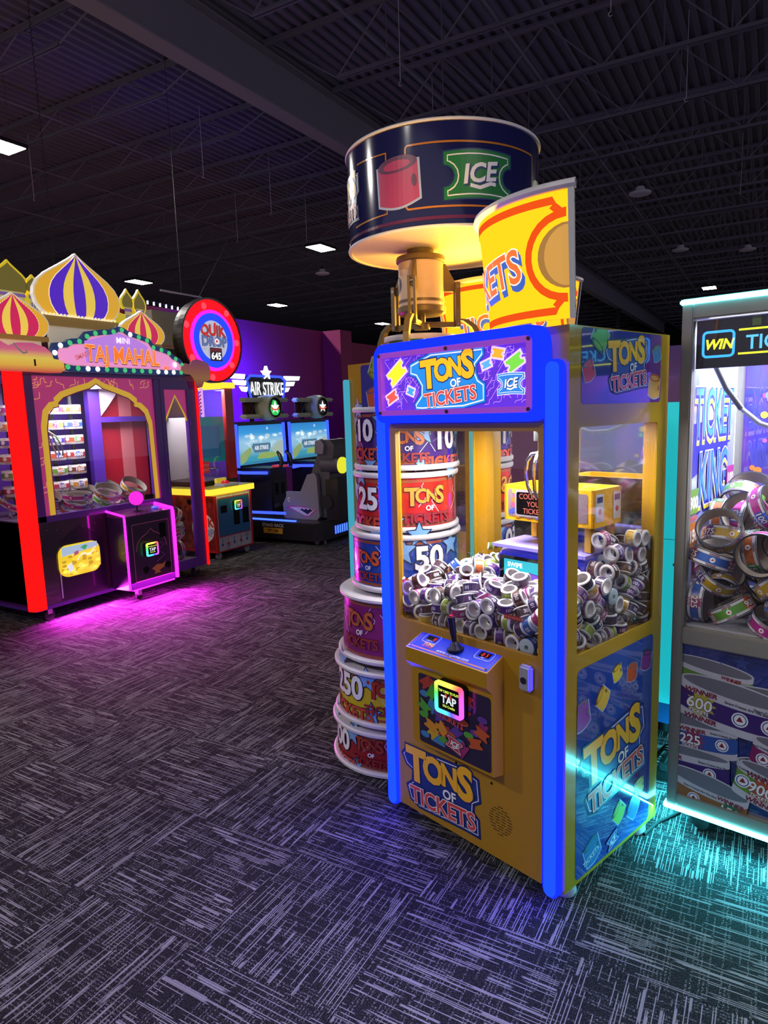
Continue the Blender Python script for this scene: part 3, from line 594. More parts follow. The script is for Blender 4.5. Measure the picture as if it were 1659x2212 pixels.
# ================================================================ tower of giant ticket rolls
CM = Matrix.Rotation(RZ,4,'Z')
def loc_(x, y, z=0): return tuple(CM @ Vector((x,y,z)))
RIM = mat('roll_rim_white','#cbc6cc',.45); INKW = P_('ink_white','#e6e6ee'); STARB = P_('star_blue','#6f9fd6'); NAVYK = P_('ink_navy','#171738')
TOWER = thing('ticket_roll_tower','tower of giant printed ticket rolls standing beside the yellow crane','tower',loc_(-1.13,.37),RZ)
def bigroll(cx, cy, z0, z1, r0, r1, col, name, arts, rim=.016):
    """cx, cy relative to the tower base; r0 at the bottom, r1 at the top"""
    band = P_('band_'+name, col, 0, .22, .7); edge = P_('band_edge_'+name,'#8f4a36',0,.25,.5); h = z1-z0; sl = (r1-r0)/h
    b = MB(); b.lathe([(r0,z0+.02),(r1,z1-.02)],band,(cx,cy,0),n=64); b.lathe([(r1*.6,z1-.004),(r1*.6,z1-.03)],band,(cx,cy,0),n=40)
    o = b.build('roll', TOWER)
    b = MB()
    for zz, rr in ((z0,r0),(z1-.022,r1)): b.lathe([(rr*.6,zz),(rr+rim*.7,zz),(rr+rim,zz+.006),(rr+rim,zz+.016),(rr+rim*.7,zz+.022),(rr*.6,zz+.022)],RIM,(cx,cy,0),n=64)
    b.build('rim', o)
    for zz in (z0+.026,z1-.042):
        rr = r0+sl*(zz-z0); b = MB(); b.lathe([(rr+.0012,zz),(rr+.0012+sl*.012,zz+.012)],edge,(cx,cy,0),n=64); b.build('edge_stripe', o)
    fr = curved(cx,cy,z0,r0+.0014,0,sl); A = Art(fr,.0004)
    k = A.k; rnd = random.Random(name)
    for i in range(9):
        a = radians(-150+i*24+rnd.uniform(-6,6)); u = a*(r0+.0014); v = rnd.uniform(.07,h*.55); L = h*.4; P = [(u,v),(u+.4*L,v+.45*L),(u+.4*L+.05*L,v+.55*L),(u+.15*L,v+.85*L),(u+.25*L,v+1.0*L)] if i%2 else [(u,v),(u-.35*L,v+.5*L),(u-.2*L,v+.7*L),(u-.5*L,v+L)]
        P = [p for p in P if .04 < p[1] < h-.04]
        if len(P) > 1: A.line(P,.0022,INKW,k=k)
    A.k += 1
    A.build('band_lines', o, kind='stuff')
    for kind, ang, v, s, txt in arts:
        A = Art(fr,.0004); A.k = 3
        u = radians(ang)*(r0+.0014)
        if kind == 'num':
            for dx, dy, q in ((-.55,.25,.5),(.55,.3,.42),(-.2,.55,.4),(.65,-.35,.36),(-.6,-.4,.3),(.2,-.6,.32)):
                A.poly(inset(star(u+dx*s,v+dy*s,q*s*.62),-.004),NAVYK); A.poly(star(u+dx*s,v+dy*s,q*s*.6),STARB); A.k -= 2
            A.k += 2
            A.otext(txt,u,v-.12*s,.62*s,INKW,NAVYK,.035,.035); A.otext('TICKETS',u+.05*s,v-.52*s,.34*s,P_('tk_red','#c0452e'),NAVYK,.03,.03)
        elif kind == 'logo':
            dim = P_('lg_or_'+name,txt,0,.25); N2 = P_('lg_dark_'+name,'#3a1f30',0,.25); c2 = P_('lg_red_'+name,'#8f3030',0,.25)
            A.otext('T',u-.30*s,v+.02*s,.52*s,dim,N2,.03,.03); A.otext('O',u-.07*s,v+.07*s,.42*s,dim,N2,.03,.03); A.otext('N',u+.13*s,v+.09*s,.36*s,dim,N2,.03,.03); A.otext('S',u+.33*s,v+.05*s,.5*s,dim,N2,.03,.03)
            A.text('OF',u+.08*s,v-.10*s,.15*s,INKW,.03); A.otext('TICKETS',u+.02*s,v-.36*s,.29*s,c2,N2,.03,.02)
        A.build('number_print' if kind == 'num' else 'logo_print', o)
    return o
# base first; centres shift a little from roll to roll
bigroll(.00,.00,.004,.205,.300,.297,'#8f1f26','dark_red',[('num',-112,.10,.21,'500'),('logo',-72,.10,.17,'#9a3a2a')],.022)
bigroll(.01,.00,.225,.475,.288,.284,'#c9b11e','yellow',[('num',-100,.14,.23,'250'),('logo',-56,.13,.20,'#a8331f')],.022)
bigroll(.02,.01,.505,.795,.278,.262,'#7c1a6a','magenta',[('logo',-90,.14,.21,'#b85a34'),('num',-20,.14,.24,'100')],.022)
bigroll(.045,.02,.815,1.065,.238,.236,'#1f3f9e','blue',[('logo',-90,.11,.17,'#c8542e'),('num',-19,.13,.22,'50')],.012)
bigroll(.05,.025,1.075,1.325,.222,.222,'#b3241f','red',[('num',-92,.12,.21,'25'),('logo',-22,.11,.20,'#e0913a')],.012)
bigroll(.055,.03,1.335,1.600,.222,.222,'#321a6e','purple',[('num',-98,.15,.20,'10'),('logo',-45,.10,.18,'#c9662e'),('num',2,.11,.20,'10')],.012)
bigroll(.115,.075,1.612,1.892,.152,.152,'#1f6a3a','green',[],.006)
MB().lathe([(.20,.48),(.26,.48),(.26,.502),(.20,.502)],DARK,(.015,.005,0),n=48).build('spacer', TOWER)
# ================================================================ drum marquee with the giant claw
DRUM = thing('claw_marquee','round navy drum marquee held above a giant dark claw','marquee',loc_(-1.03,.47,0),RZ)
ox, oy = .05, .09; R = .40; zb_, zt_ = 2.257, 2.627
NV = P_('drum_navy','#171a52',0,.12,.8); b = MB(); b.lathe([(R,zb_),(R,zt_)],NV,(ox,oy,0),n=96); b.build('drum_wall', DRUM)
b = MB(); b.lathe([(0,zb_),(R-.002,zb_)],mat('drum_underside','#efe2cf',.55),(ox,oy,0),n=96); b.build('drum_underside', DRUM)
for zz in (zb_,zt_): MB().lathe([(R-.006,zz-.005),(R+.006,zz-.005),(R+.008,zz),(R+.006,zz+.005),(R-.006,zz+.005)],WHITE,(ox,oy,0),n=96,closed=True).build('drum_rim', DRUM)
MB().lathe([(0,zt_-.01),(R-.004,zt_-.01)],WHITE,(ox,oy,0),n=64).build('drum_lid', DRUM)
fr = curved(ox,oy,zb_,R+.001,0); A = Art(fr,.0004); OR = P_('drum_orange','#b8762a',0,.2); u = lambda a: radians(a)*(R+.001)
A.line(rrect(u(-67),u(14),.068,.292,.012),.007,OR,True,k=1); A.line([(u(-108),.062),(u(-79),.068),(u(-79),.285),(u(-104),.292)],.007,OR,k=1); A.line([(u(60),.068),(u(26),.068),(u(26),.292),(u(60),.292)],.007,OR,k=1)
A.line([(u(-135),.03),(u(60),.03)],.012,P_('drum_red','#5a1f4a',0,.2),k=1); A.k = 2
icetag(A,u(-27),.172,.27,'#1f7a3a',0,0,'d'); rollart(A,u(-72),.175,.17,.05,'#a8356a','#5a2f5a',0,'d'); rollart(A,u(24),.15,.12,-.1,'#9ab02f','#4f7a34',0,'d')
logo(A,u(-124),.185,.30,0,0,True,'drum','#1f3580'); A.build('drum_print', DRUM)
BRZ = mat('claw_bronze','#6e5c3a',.42,.3); TAN = mat('claw_canister','#d8c09a',.35)
b = MB(); b.cyl((0,0,2.225),(0,0,2.256),.057,BRZ,n=28); b.build('mount_plate', DRUM)
b = MB(); b.lathe([(0,2.225),(.102,2.225),(.105,2.218),(.105,2.205),(.098,2.20)],BRZ,n=40); b.build('canister_cap', DRUM); b = MB(); b.lathe([(.098,2.02),(.104,2.015),(.104,1.995),(.094,1.985),(0,1.982)],BRZ,n=40); b.build('canister_cap', DRUM)
b = MB(); b.lathe([(.096,2.20),(.096,2.02)],TAN,n=40); b.build('canister', DRUM)
MB().lathe([(.097,2.035),(.0985,2.035),(.0985,2.046),(.097,2.046)],BRZ,n=40).build('canister_band', DRUM)
A = Art(curved(0,0,2.11,.0968,radians(-125))); A.poly(circ(0,0,.034,.034,24),P_('badge_navy','#1b2f5e')); A.text('ICE',0,-.012,.03,P_('badge_red','#c0452e'),.03); A.build('canister_badge', DRUM)
b = MB(); b.cyl((0,0,1.985),(0,0,1.93),.016,BRZ,n=14); b.cyl((0,0,1.945),(0,0,1.925),.035,BRZ,n=18); b.build('claw_spindle', DRUM)
for a in (-59,61,-179):
    T = Matrix.Rotation(radians(a),4,'Z'); w = .011
    g = MB(); g.prism([(.094,2.20),(.110,2.20),(.160,2.11),(.160,2.085),(.094,2.085)],-w/2,w/2,BRZ,lambda q,z,d,T=T: tuple(T@Vector((q,d,z)))); g.build('arm_bracket', DRUM)
    g = MB(); g.box(.150,.172,-.017,-.007,1.935,2.125,BRZ,T); g.box(.150,.172,.007,.017,1.935,2.125,BRZ,T); g.build('arm_link', DRUM)
    g = MB(); g.box(.02,.16,-.006,.006,1.935,1.958,BRZ,T); g.build('arm_spoke', DRUM)
    cv = [(.150,1.965),(.185,1.962),(.225,1.935),(.252,1.885),(.262,1.82),(.262,1.74),(.255,1.66),(.245,1.612)]; out = [(q+.024,z+.006) for q,z in cv]
    g = MB(); k = len(cv)
    for i in range(k-1): g.prism([cv[i],out[i],out[i+1],cv[i+1]],-.012,.012,BRZ,lambda q,z,d,T=T: tuple(T@Vector((q,d,z))))
    g.build('claw_finger', DRUM)
    for zz in (1.948,2.105): c0 = T@Vector((.161,-.018,zz)); c1 = T@Vector((.161,.018,zz)); MB().cyl(c0,c1,.006,STEEL,n=10).build('bolt', DRUM)
# ================================================================ lit ticket-cup signs on the cabinets
SIGY = 1.25
def cup_sign(label, cx, cy, zb, face, txt, rb=.325, rt=.362, h=.322, HA=radians(77)):
    t = thing('cup_sign', label, 'sign', loc_(cx,cy,zb), RZ, 'lit ticket cup signs'); a0 = face-HA; a1 = face+HA; sl = (rt-rb)/h
    ys = led('cup_yellow',(1,.32,.006),2.3); orr = led('cup_orange',(.88,.085,.01),1.05); tn = lit('cup_tan','#dca24a',.62); tn2 = lit('cup_tan_dark','#b07f3c',.6)
    b = MB(); b.lathe([(rb,0),(rt,h)],ys,n=48,a0=a0,a1=a1); b.build('cup_panel', t)
    MB().lathe([(rt-.006,h),(rt+.010,h),(rt+.016,h+.008),(rt+.014,h+.018),(rt+.004,h+.024),(rt-.008,h+.018)],mat('cup_rim','#d8d2da',.4),n=48,a0=a0-.03,a1=a1+.03,closed=True).build('cup_rim', t)
    b = MB(); b.lathe([(rb-.004,0),(rt-.004,h)],WHITE,n=48,a0=a0,a1=a1); b.build('cup_lining', t)
    for sg in (-1,1):
        e = MB(); aa = face+sg*HA; 
        e.lathe([(rb-.0,0),(rb+.010,0),(rt+.010,h),(rt,h)],mat('cup_edge','#cfd2d4',.35),n=2,a0=aa-.022,a1=aa+.022,closed=True); e.build('edge_strip', t)
    rm = (rb+rt)/2; fr = curved(0,0,0,rb+.0012,face,sl); A = Art(fr,.0006); U = (rb+.0012)*HA*.955; n = .105
    H0, H1 = .022, h-.022; mid = h/2; q = .030
    out = []
    def corner(x, y, sx, sy): return [(x+sx*(0), y+sy*q)] + [(x+sx*q*sin(pi/2*i/5), y+sy*q*cos(pi/2*i/5)) for i in range(1,6)]
    for sx in (1,-1):
        seq = [(sx*U,mid-n)]+[(sx*(U-n*sin(pi*i/14)), mid-n*cos(pi*i/14)) for i in range(1,14)]+[(sx*U,mid+n)]
        P2 = [(sx*(U-q),H0),(sx*(U-q),H0+q*.4),(sx*(U-q*.4),H0+q),(sx*U,H0+q)]+seq+[(sx*U,H1-q),(sx*(U-q*.4),H1-q),(sx*(U-q),H1-q*.4),(sx*(U-q),H1)]
        out += P2 if sx == 1 else P2[::-1]
    A.line(out,.020,orr,True)
    for sx in (1,-1):
        A.poly([(sx*(U+.012),mid-n*.78)]+[(sx*(U+.012-n*.84*sin(pi*i/14)), mid-n*.80*cos(pi*i/14)) for i in range(1,14)]+[(sx*(U+.012),mid+n*.78)],tn2,k=2)
        A.poly([(sx*(U+.012),mid-n*.72)]+[(sx*(U+.012-n*.66*sin(pi*i/14)), mid-n*.74*cos(pi*i/14)) for i in range(1,14)]+[(sx*(U+.012),mid+n*.72)],tn,k=3)
    A.k = 4; A.build('cup_print', t)
    A = Art(curved(0,0,0,rb+.004,face,sl),.0006); bl_ = lit('cup_blue','#3d62b8',.8); wt_ = lit('cup_white','#fff2dc',1.0); o2 = lit('cup_letter','#f2692c',1.0)
    A.text('TICKETS',.026,.075,.125,bl_,.06,0,.86,.12); A.text('TICKETS',.022,.084,.125,bl_,.055,0,.86,.12); A.text('TICKETS',.018,.092,.125,wt_,.05,0,.86,.12); A.text('TICKETS',.018,.092,.125,o2,.022,0,.86,.12)
    A.build('cup_lettering', t)
    for sg in (-1,1):
        for vv in (.03,.16,.29): 
            p = fr(sg*(U+.018),vv,.002); p1 = fr(sg*(U+.018),vv,.006); MB().cyl(p,p1,.006,DARK,n=8).build('screw', t)
    lamp('cup_lamp', t, (cos(face)*(rt+.03),sin(face)*(rt+.03),h*.5), .28, CUPW, (1,.55,.04), rot=(0,-pi/2-.35,face), size_y=.45)
    return t
CUPW = 15
cup_sign('lit yellow ticket cup sign on top of the front crane', -.07,.27,1.814,radians(-133),'',HA=radians(63))
cup_sign('lit yellow ticket cup sign behind the giant claw', -1.12,1.20,1.842,radians(-62),'')
# ================================================================ second crane cabinet behind the tower
C2 = thing('ticket_crane','second yellow crane cabinet behind the roll tower','arcade machine',loc_(-1.88,.74),RZ)
W2 = .93
MB().box(0,W2,0,.78,.05,.80,YEL).build('base_cabinet', C2); MB().box(0,W2,0,.78,1.53,1.84,YEL).build('top_cabinet', C2)
for x0, x1 in ((0,.10),(W2-.08,W2)):
    for y0, y1 in ((0,.05),(.73,.78)): MB().box(x0,x1,y0,y1,.80,1.53,YEL).build('corner_post', C2)
MB().box(.10,W2-.08,.01,.014,.80,1.53,GLASS).build('side_glass', C2); MB().box(.10,W2-.08,.74,.745,.80,1.53,GLASS).build('back_glass', C2)
MB().box(.02,W2-.02,.02,.76,.795,.81,mat('prize_bed','#c9960f',.5)).build('prize_bed', C2)
A = Art(front(0,0,-.001)); A.poly(rrect(.11,W2-.09,1.58,1.83,.015),poster_mat('side_poster_top','#1b3fa0','#263fa8','#7a2f96')); A.build('upper_poster', C2)
A = Art(front(0,0,-.0015)); rollart(A,.24,1.80,.11,2.7,'#8a9a2a','#4f6a24'); rollart(A,.21,1.66,.10,.2,'#b8542a','#4a4a90'); A.build('upper_art', C2)
A = Art(front(0,0,-.001)); A.poly(rrect(.11,W2-.09,.10,.76,.02),BLUEP); A.build('lower_poster', C2)
CYAN_TUBE = led('cyan_tube',(.07,.45,.62),.8)
b = MB(); b.prism(rrect(-.022,.008,.05,1.76,.013),-.02,.022,CYAN_TUBE,front(0,0)); b.build('led_tube', C2, 'pale cyan light tube')
b = MB(); b.prism(rrect(W2-.035,W2+.005,.05,1.76,.018),-.02,.022,led('teal_tube',(.05,.42,.45),.9),front(0,0)); b.build('led_tube', C2, 'teal light tube')
for x in (.08,W2-.08):
    for y in (.08,.70): MB().cyl((x,y,0),(x,y,.05),.03,mat('foot_plastic','#b9b6c0',.4),n=14).build('foot', C2)
DATA_A = '-74,57,1977,1,-1,136,147;-61,73,1859,12,-130,-10,151;-66,73,1740,93,-103,121,-79;-162,73,1891,44,-64,15,-184;-183,73,1746,177,22,-54,-73;-154,53,1651,108,-108,-91,-91;-75,248,1989,92,-50,-75,-153;-74,315,2058,47,-142,126,41;-305,136,1899,6,162,54,-103;-292,53,1651,11,-11,-141,-141;-53,309,1892,92,108,92,108;-373,92,1846,68,46,-34,-179;-196,289,1985,74,-121,-139,-24;-423,127,1922,59,73,76,159;-406,53,1651,11,-11,141,141;-497,79,1864,46,-5,19,-194;-455,80,1760,110,-110,-105,69;-75,339,1733,44,-19,88,173;-613,56,1858,130,-122,-65,-63;-58,517,1996,41,-133,-32,140;-632,57,1745,125,-115,-77,-73;-550,84,1651,88,140,-16,-111;-528,272,2000,184,30,-9,73;-726,53,1815,20,-20,-140,-140;-661,174,1940,73,25,22,183;-74,630,2061,16,-16,-144,-137;-74,681,2185,145,-133,-23,-25;-154,661,2267,102,-94,97,106;-402,424,1931,4,-169,-106,-1;-171,623,2067,28,-138,37,-138;-865,82,1840,19,195,9,39;-793,73,1651,121,74,121,74;-74,628,1746,0,137,-146,0;-858,144,1913,38,180,77,17;-905,73,1746,0,-77,185,0;-969,74,1880,88,-111,-88,111;-74,793,1964,99,64,-87,136;-1000,74,1765,141,5,-141,-5;-88,825,2052,10,105,-164,44;-53,895,2254,110,-89,110,-89;-1091,57,1840,75,-73,121,120;-150,922,2204,46,-2,-71,-181;-1085,73,1651,141,-11,-141,11;-99,811,1631,192,0,0,-56;-293,73,1787,14,96,8,175;-71,1004,2128,87,-112,-85,113;-1210,73,1714,104,-14,-9,170;-1306,55,1787,118,122,75,-76;-1021,430,1988,75,135,27,-125;-1341,118,1892,162,-47,97,-47;-1413,94,1827,145,113,53,-57;-1136,424,1931,94,67,-17,163;-76,1117,1802,78,-9,1,184;-1447,73,1715,92,14,-177,-7;-539,174,1930,23,-134,-145,-21;-1527,73,1860,194,0,0,-47;-1547,73,1766,11,-141,11,-141;-82,440,1652,2,-101,99,141;-55,595,1912,124,-70,-121,72;-1404,339,1873,39,-75,180,-23;-698,88,1651,131,131,54,-54;-1417,433,1927,81,176,-48,15;-803,938,1837,92,-91,-108,-107;-1046,869,1929,31,-168,104,7;-93,864,2138,125,-40,-146,42;-983,95,1651,34,138,-32,-137;-1094,73,1746,77,0,0,185;-76,861,1876,49,135,133,-41;-75,170,1926,195,45,0,10;-1213,76,1809,48,140,-60,-120;-1007,1116,1880,80,77,44,161;-221,73,1844,184,-16,64,-45;-74,168,1742,141,-141,-9,-9;-1230,73,1631,0,-104,171,0;-123,147,1631,171,0,0,104;-355,73,1747,162,-37,89,-67;-340,216,1942,8,-61,93,166;-75,412,1946,26,-80,-172,-56;-183,381,2051,67,-186,-33,0;-1526,73,1651,92,-108,92,-107;-1526,1132,1980,10,9,-132,150;-1346,547,1925,56,181,14,-62;-78,542,1651,44,22,140,-134;-59,685,1840,50,-131,-52,133;-665,364,1984,191,21,56,-9;-887,94,1651,131,131,54,-54;-73,923,2038,41,-63,155,102;-74,907,1749,122,-45,50,144;-73,956,1896,7,14,-177,91;-1317,1043,1891,155,-45,61,-101;-75,1035,2038,102,18,32,-168;-73,1026,1926,151,-78,48,94;-57,1118,2197,100,-100,-92,108;-81,1034,1733,66,8,50,182;-61,1118,1964,66,-131,76,-113;-75,1108,1656,174,55,21,-78;-1042,613,1922,100,-72,-92,-127;-84,261,1675,81,-173,-52,32;-73,429,1771,189,62,-5,15;-1521,381,1881,194,45,-13,-14;-903,970,1837,71,-137,-36,122;-730,149,1854,134,44,-40,-136;-153,724,2103,123,-127,-63,-68;-972,190,1890,16,14,23,-198;-908,262,1914,52,-70,-133,121;-55,1012,2242,139,-21,141,-17;-956,468,1891,0,195,43,0;-1277,212,1824,29,136,144,-9;-74,1139,2082,135,135,43,-43;-1365,137,1651,80,60,-128,-117;-74,198,1857,25,-102,-166,-37;-217,169,1928,57,-187,40,-10;-73,368,2005,5,-15,189,62;-1419,528,1855,54,85,-58,-163;-75,385,1831,102,33,-53,160;-1359,685,1907,190,38,-8,49;-527,109,1767,151,17,128,-19;-1001,979,1837,130,-141,-11,-55;-444,244,1910,45,169,-22,-94;-82,473,1873,161,-93,7,73;-494,354,1932,138,0,0,-144;-79,617,1651,134,-140,22,44;-155,761,2230,87,163,-68,36;-84,802,1802,39,-156,-65,-99;-905,310,1817,128,0,0,-154;-980,352,1911,95,-141,7,-105;-1182,294,1837,119,31,138,76;-155,999,1661,88,57,-93,143;-1095,518,1985,98,141,-4,-102;-1402,218,1838,14,13,-195,-42;-1304,331,1818,196,-1,-5,38;-285,1109,1830,16,26,-194,36;-1326,462,1841,52,156,49,-102;-697,1024,1818,81,2,1,-183;-228,152,1700,42,-25,94,-170;-1241,961,1837,131,-131,-54,-54;-221,271,1742,145,-14,136,-4;-1160,1108,1870,77,162,77,43;-395,151,1662,49,104,17,163;-610,179,1838,42,112,-160,-7;-107,541,1804,70,32,57,-176;-680,138,1772,149,132,8,18;-798,115,1758,51,-20,-160,-107;-653,202,1631,200,0,0,6;-146,715,1988,33,73,120,-138;-813,227,1830,180,-70,9,-52;-810,325,1896,104,95,79,-118;-726,401,1918,86,-3,156,90;-944,191,1785,47,-27,-184,57;-154,811,1705,102,0,0,172;-173,927,2072,133,46,-132,-51;-154,905,1652,31,35,-136,139;-171,1118,1964,74,123,-80,-114;-1061,514,1891,136,0,0,146;-1217,406,1848,165,-47,-78,-67;-1230,495,1910,29,-8,196,-26;-1463,193,1652,134,-69,123,-46;-1140,696,1929,72,-10,182,-42;-1319,1137,1862,76,-77,-122,-116;-1448,1117,1866,94,81,55,147;-1546,1118,1865,66,126,-67,-123;-220,194,1828,66,82,-156,69;-154,335,1901,168,46,48,-86;-290,217,1651,129,141,-6,58;-508,205,1840,141,20,-140,-2;-495,173,1631,163,0,0,-116;-594,281,1927,21,-110,-164,-24;-685,217,1756,143,127,-36,48;-155,627,1879,139,137,-32,32;-524,446,1911,45,21,140,-134;-709,300,1847,1,-10,83,-182;-154,720,1820,1,199,-16,-1;-138,703,1631,104,0,0,171;-653,482,1935,143,17,130,48;-920,215,1651,134,126,-64,44;-1061,164,1835,136,66,105,79;-846,434,1891,199,0,0,-19;-1016,281,1817,0,106,-170,0;-1127,203,1776,111,-80,-129,68;-172,1020,2140,85,-110,89,-113;-1340,195,1722,39,23,-188,51;-1042,783,1837,74,-74,120,121;-1256,692,1938,35,-134,-32,-140;-707,1130,1838,52,55,118,-142;-1452,632,1853,80,4,149,-106;-1343,923,1893,184,9,67,-38;-1525,1003,1860,76,113,-128,-72;-186,247,1871,176,-89,32,12;-121,265,1789,167,28,-52,92;-330,178,1755,74,-76,-106,-133;-263,340,1929,76,140,114,41;-497,223,1725,54,-54,131,131;-164,500,1723,62,169,53,-70;-154,617,1973,199,-1,2,21;-420,441,1837,11,137,33,-141;-615,307,1837,135,-24,-139,42;-749,188,1651,118,70,-123,-77;-448,531,1911,8,130,57,141;-834,193,1739,72,77,-64,157;-1014,198,1722,60,117,-148,-30;-1104,193,1660,43,-17,72,181;-964,409,1817,9,0,0,200;-153,967,1792,10,40,-184,68;-131,1118,2197,38,141,41,131;-1218,193,1660,172,-68,-28,-71;-1147,470,1837,91,-32,-138,108;-1453,182,1753,28,-186,-66,18;-580,958,1817,0,200,-9,0;-1524,283,1725,92,92,107,-108;-1166,767,1847,110,-132,-101,-14;-1518,456,1823,55,-159,107,-7;-1035,891,1837,75,-138,-32,120;-1406,523,1651,63,-84,113,127;-1526,585,1766,93,-90,-109,-106;-956,1114,1800,103,-63,-21,158;-1414,776,1631,30,0,0,198;-1081,1112,1818,181,-38,-63,42;-410,194,1805,65,86,-35,-165;-187,423,1963,142,4,-102,-96;-221,473,1799,2,61,41,-186;-542,317,1837,139,-42,135,-24;-243,456,1651,141,11,141,11;-172,622,1730,100,-99,106,-94;-154,721,1894,130,0,2,152;-617,429,1837,38,141,16,-136;-155,717,1725,107,-108,92,92;-173,836,2142,92,-108,87,-111;-154,888,1964,83,-125,111,73;-680,543,1837,108,92,-108,-92;-826,428,1817,24,0,0,199;-1220,195,1760,193,-29,-9,44;-170,1003,1884,129,69,117,71;-1089,370,1837,120,-12,141,75;-171,1118,2079,130,-44,-140,40;-926,561,1837,52,-56,-130,-131;-152,1117,1870,9,102,172,0;-290,1068,1745,126,0,-116,104;-1089,553,1817,0,5,200,0;-1396,301,1766,19,-136,-50,137;-1165,577,1908,116,41,-148,54;-367,1056,1651,88,-122,-71,-111;-1527,261,1820,3,-152,-130,-3;-1547,189,1652,140,-17,-140,17;-1248,542,1817,61,0,0,-191;-505,1063,1725,141,25,-139,2;-1404,417,1779,140,0,0,142;-498,1120,1828,80,-95,-134,-83;-1414,418,1705,0,148,134,0;-1274,751,1837,136,-104,95,-38;-1124,924,1837,141,-130,55,10;-1222,856,1837,18,112,-86,-140;-1444,669,1651,141,-138,33,-11;-1111,1015,1835,18,-80,-139,-118;-1031,1064,1748,109,79,-139,51;-1527,701,1840,18,-150,130,15;-1547,737,1751,2,-141,2,-142;-1409,1118,1779,50,53,-14,-186;-1547,888,1718,108,92,107,92;-1079,1108,1651,141,-68,124,4;-965,1058,1631,167,0,0,111;-841,1058,1631,22,0,0,-199;-713,412,1817,93,0,0,-177;-636,1082,1651,36,-141,13,137;-1388,946,1725,31,-109,-90,-138;-1527,887,1813,104,-4,5,170;-509,1096,1631,0,183,80,0;-581,533,1837,82,139,-24,-115;-258,451,1887,8,90,1,179;-318,266,1837,116,-66,-125,82;-1103,666,1837,44,22,140,134;-1470,785,1833,83,-27,-150,99;-1226,1061,1652,10,-80,117,141;-786,1136,1725,38,-44,138,133;-1525,304,1631,47,0,0,-194;-1527,399,1651,74,74,-120,121;-1527,509,1651,11,-11,-141,-141;-1525,585,1651,141,141,14,-9;-1527,794,1651,138,-33,-137,33;-1527,982,1651,108,107,-92,92;-1479,1060,1651,93,-120,-75,-107;-1388,289,1651,41,102,-98,135;-1411,384,1631,0,1,-200,0;-1235,1057,1809,9,184,-28,-73;-1378,910,1631,190,0,0,-63;-1314,1134,1651,124,-117,79,68;-321,466,1848,138,59,67,113;-1211,654,1837,141,-71,123,7;-449,336,1837,116,-125,66,82;-419,1119,1741,70,28,109,-150;-1524,358,1766,34,-32,134,141;-1527,547,1887,40,123,-145,47;-1390,1009,1832,30,72,-35,-181;-724,1116,1631,169,0,0,-108;-798,552,1837,0,23,140,141;-1292,1117,1746,48,3,-194,-5;-1423,895,1843,153,43,89,82;-583,1073,1767,25,-140,-2,-141;-336,359,1837,141,140,20,-2;-592,203,1725,58,-122,-51,139;-285,1109,1910,9,94,172,-38;-1347,819,1842,107,69,139,-66;-223,389,1745,21,42,174,-87;-169,342,1651,131,54,-131,-54;-1448,869,1721,107,16,-147,-82;-477,543,1817,47,0,0,194;-1373,824,1725,69,-135,-24,128;-1376,716,1818,36,25,-111,-161;-904,1089,1724,117,95,-92,94;-1466,512,1750,129,141,-35,46;-345,563,1837,141,-141,11,11;-676,1059,1745,1,-159,-121,-3;-1547,679,1651,54,-131,54,-131;-1473,987,1754,56,173,-12,83;-1526,1103,1751,100,-121,-96,-79;-243,342,1652,93,-106,93,-106;-149,530,1911,86,-35,-100,-146;-518,435,1817,133,0,0,-149;-206,349,1831,57,-185,35,33;-1364,535,1759,145,-49,-112,64;-1378,638,1740,121,151,-39,31;-1441,747,1725,120,-138,-32,-75;-1366,1034,1661,11,-111,-146,-79;-792,1054,1725,102,-111,-88,-98;-1432,1139,1652,102,-101,99,98;-1307,621,1845,83,7,158,-90;-304,969,1837,106,-90,109,-94;-1166,1128,1739,88,-116,-102,-92;-392,1039,1800,24,88,172,-46'
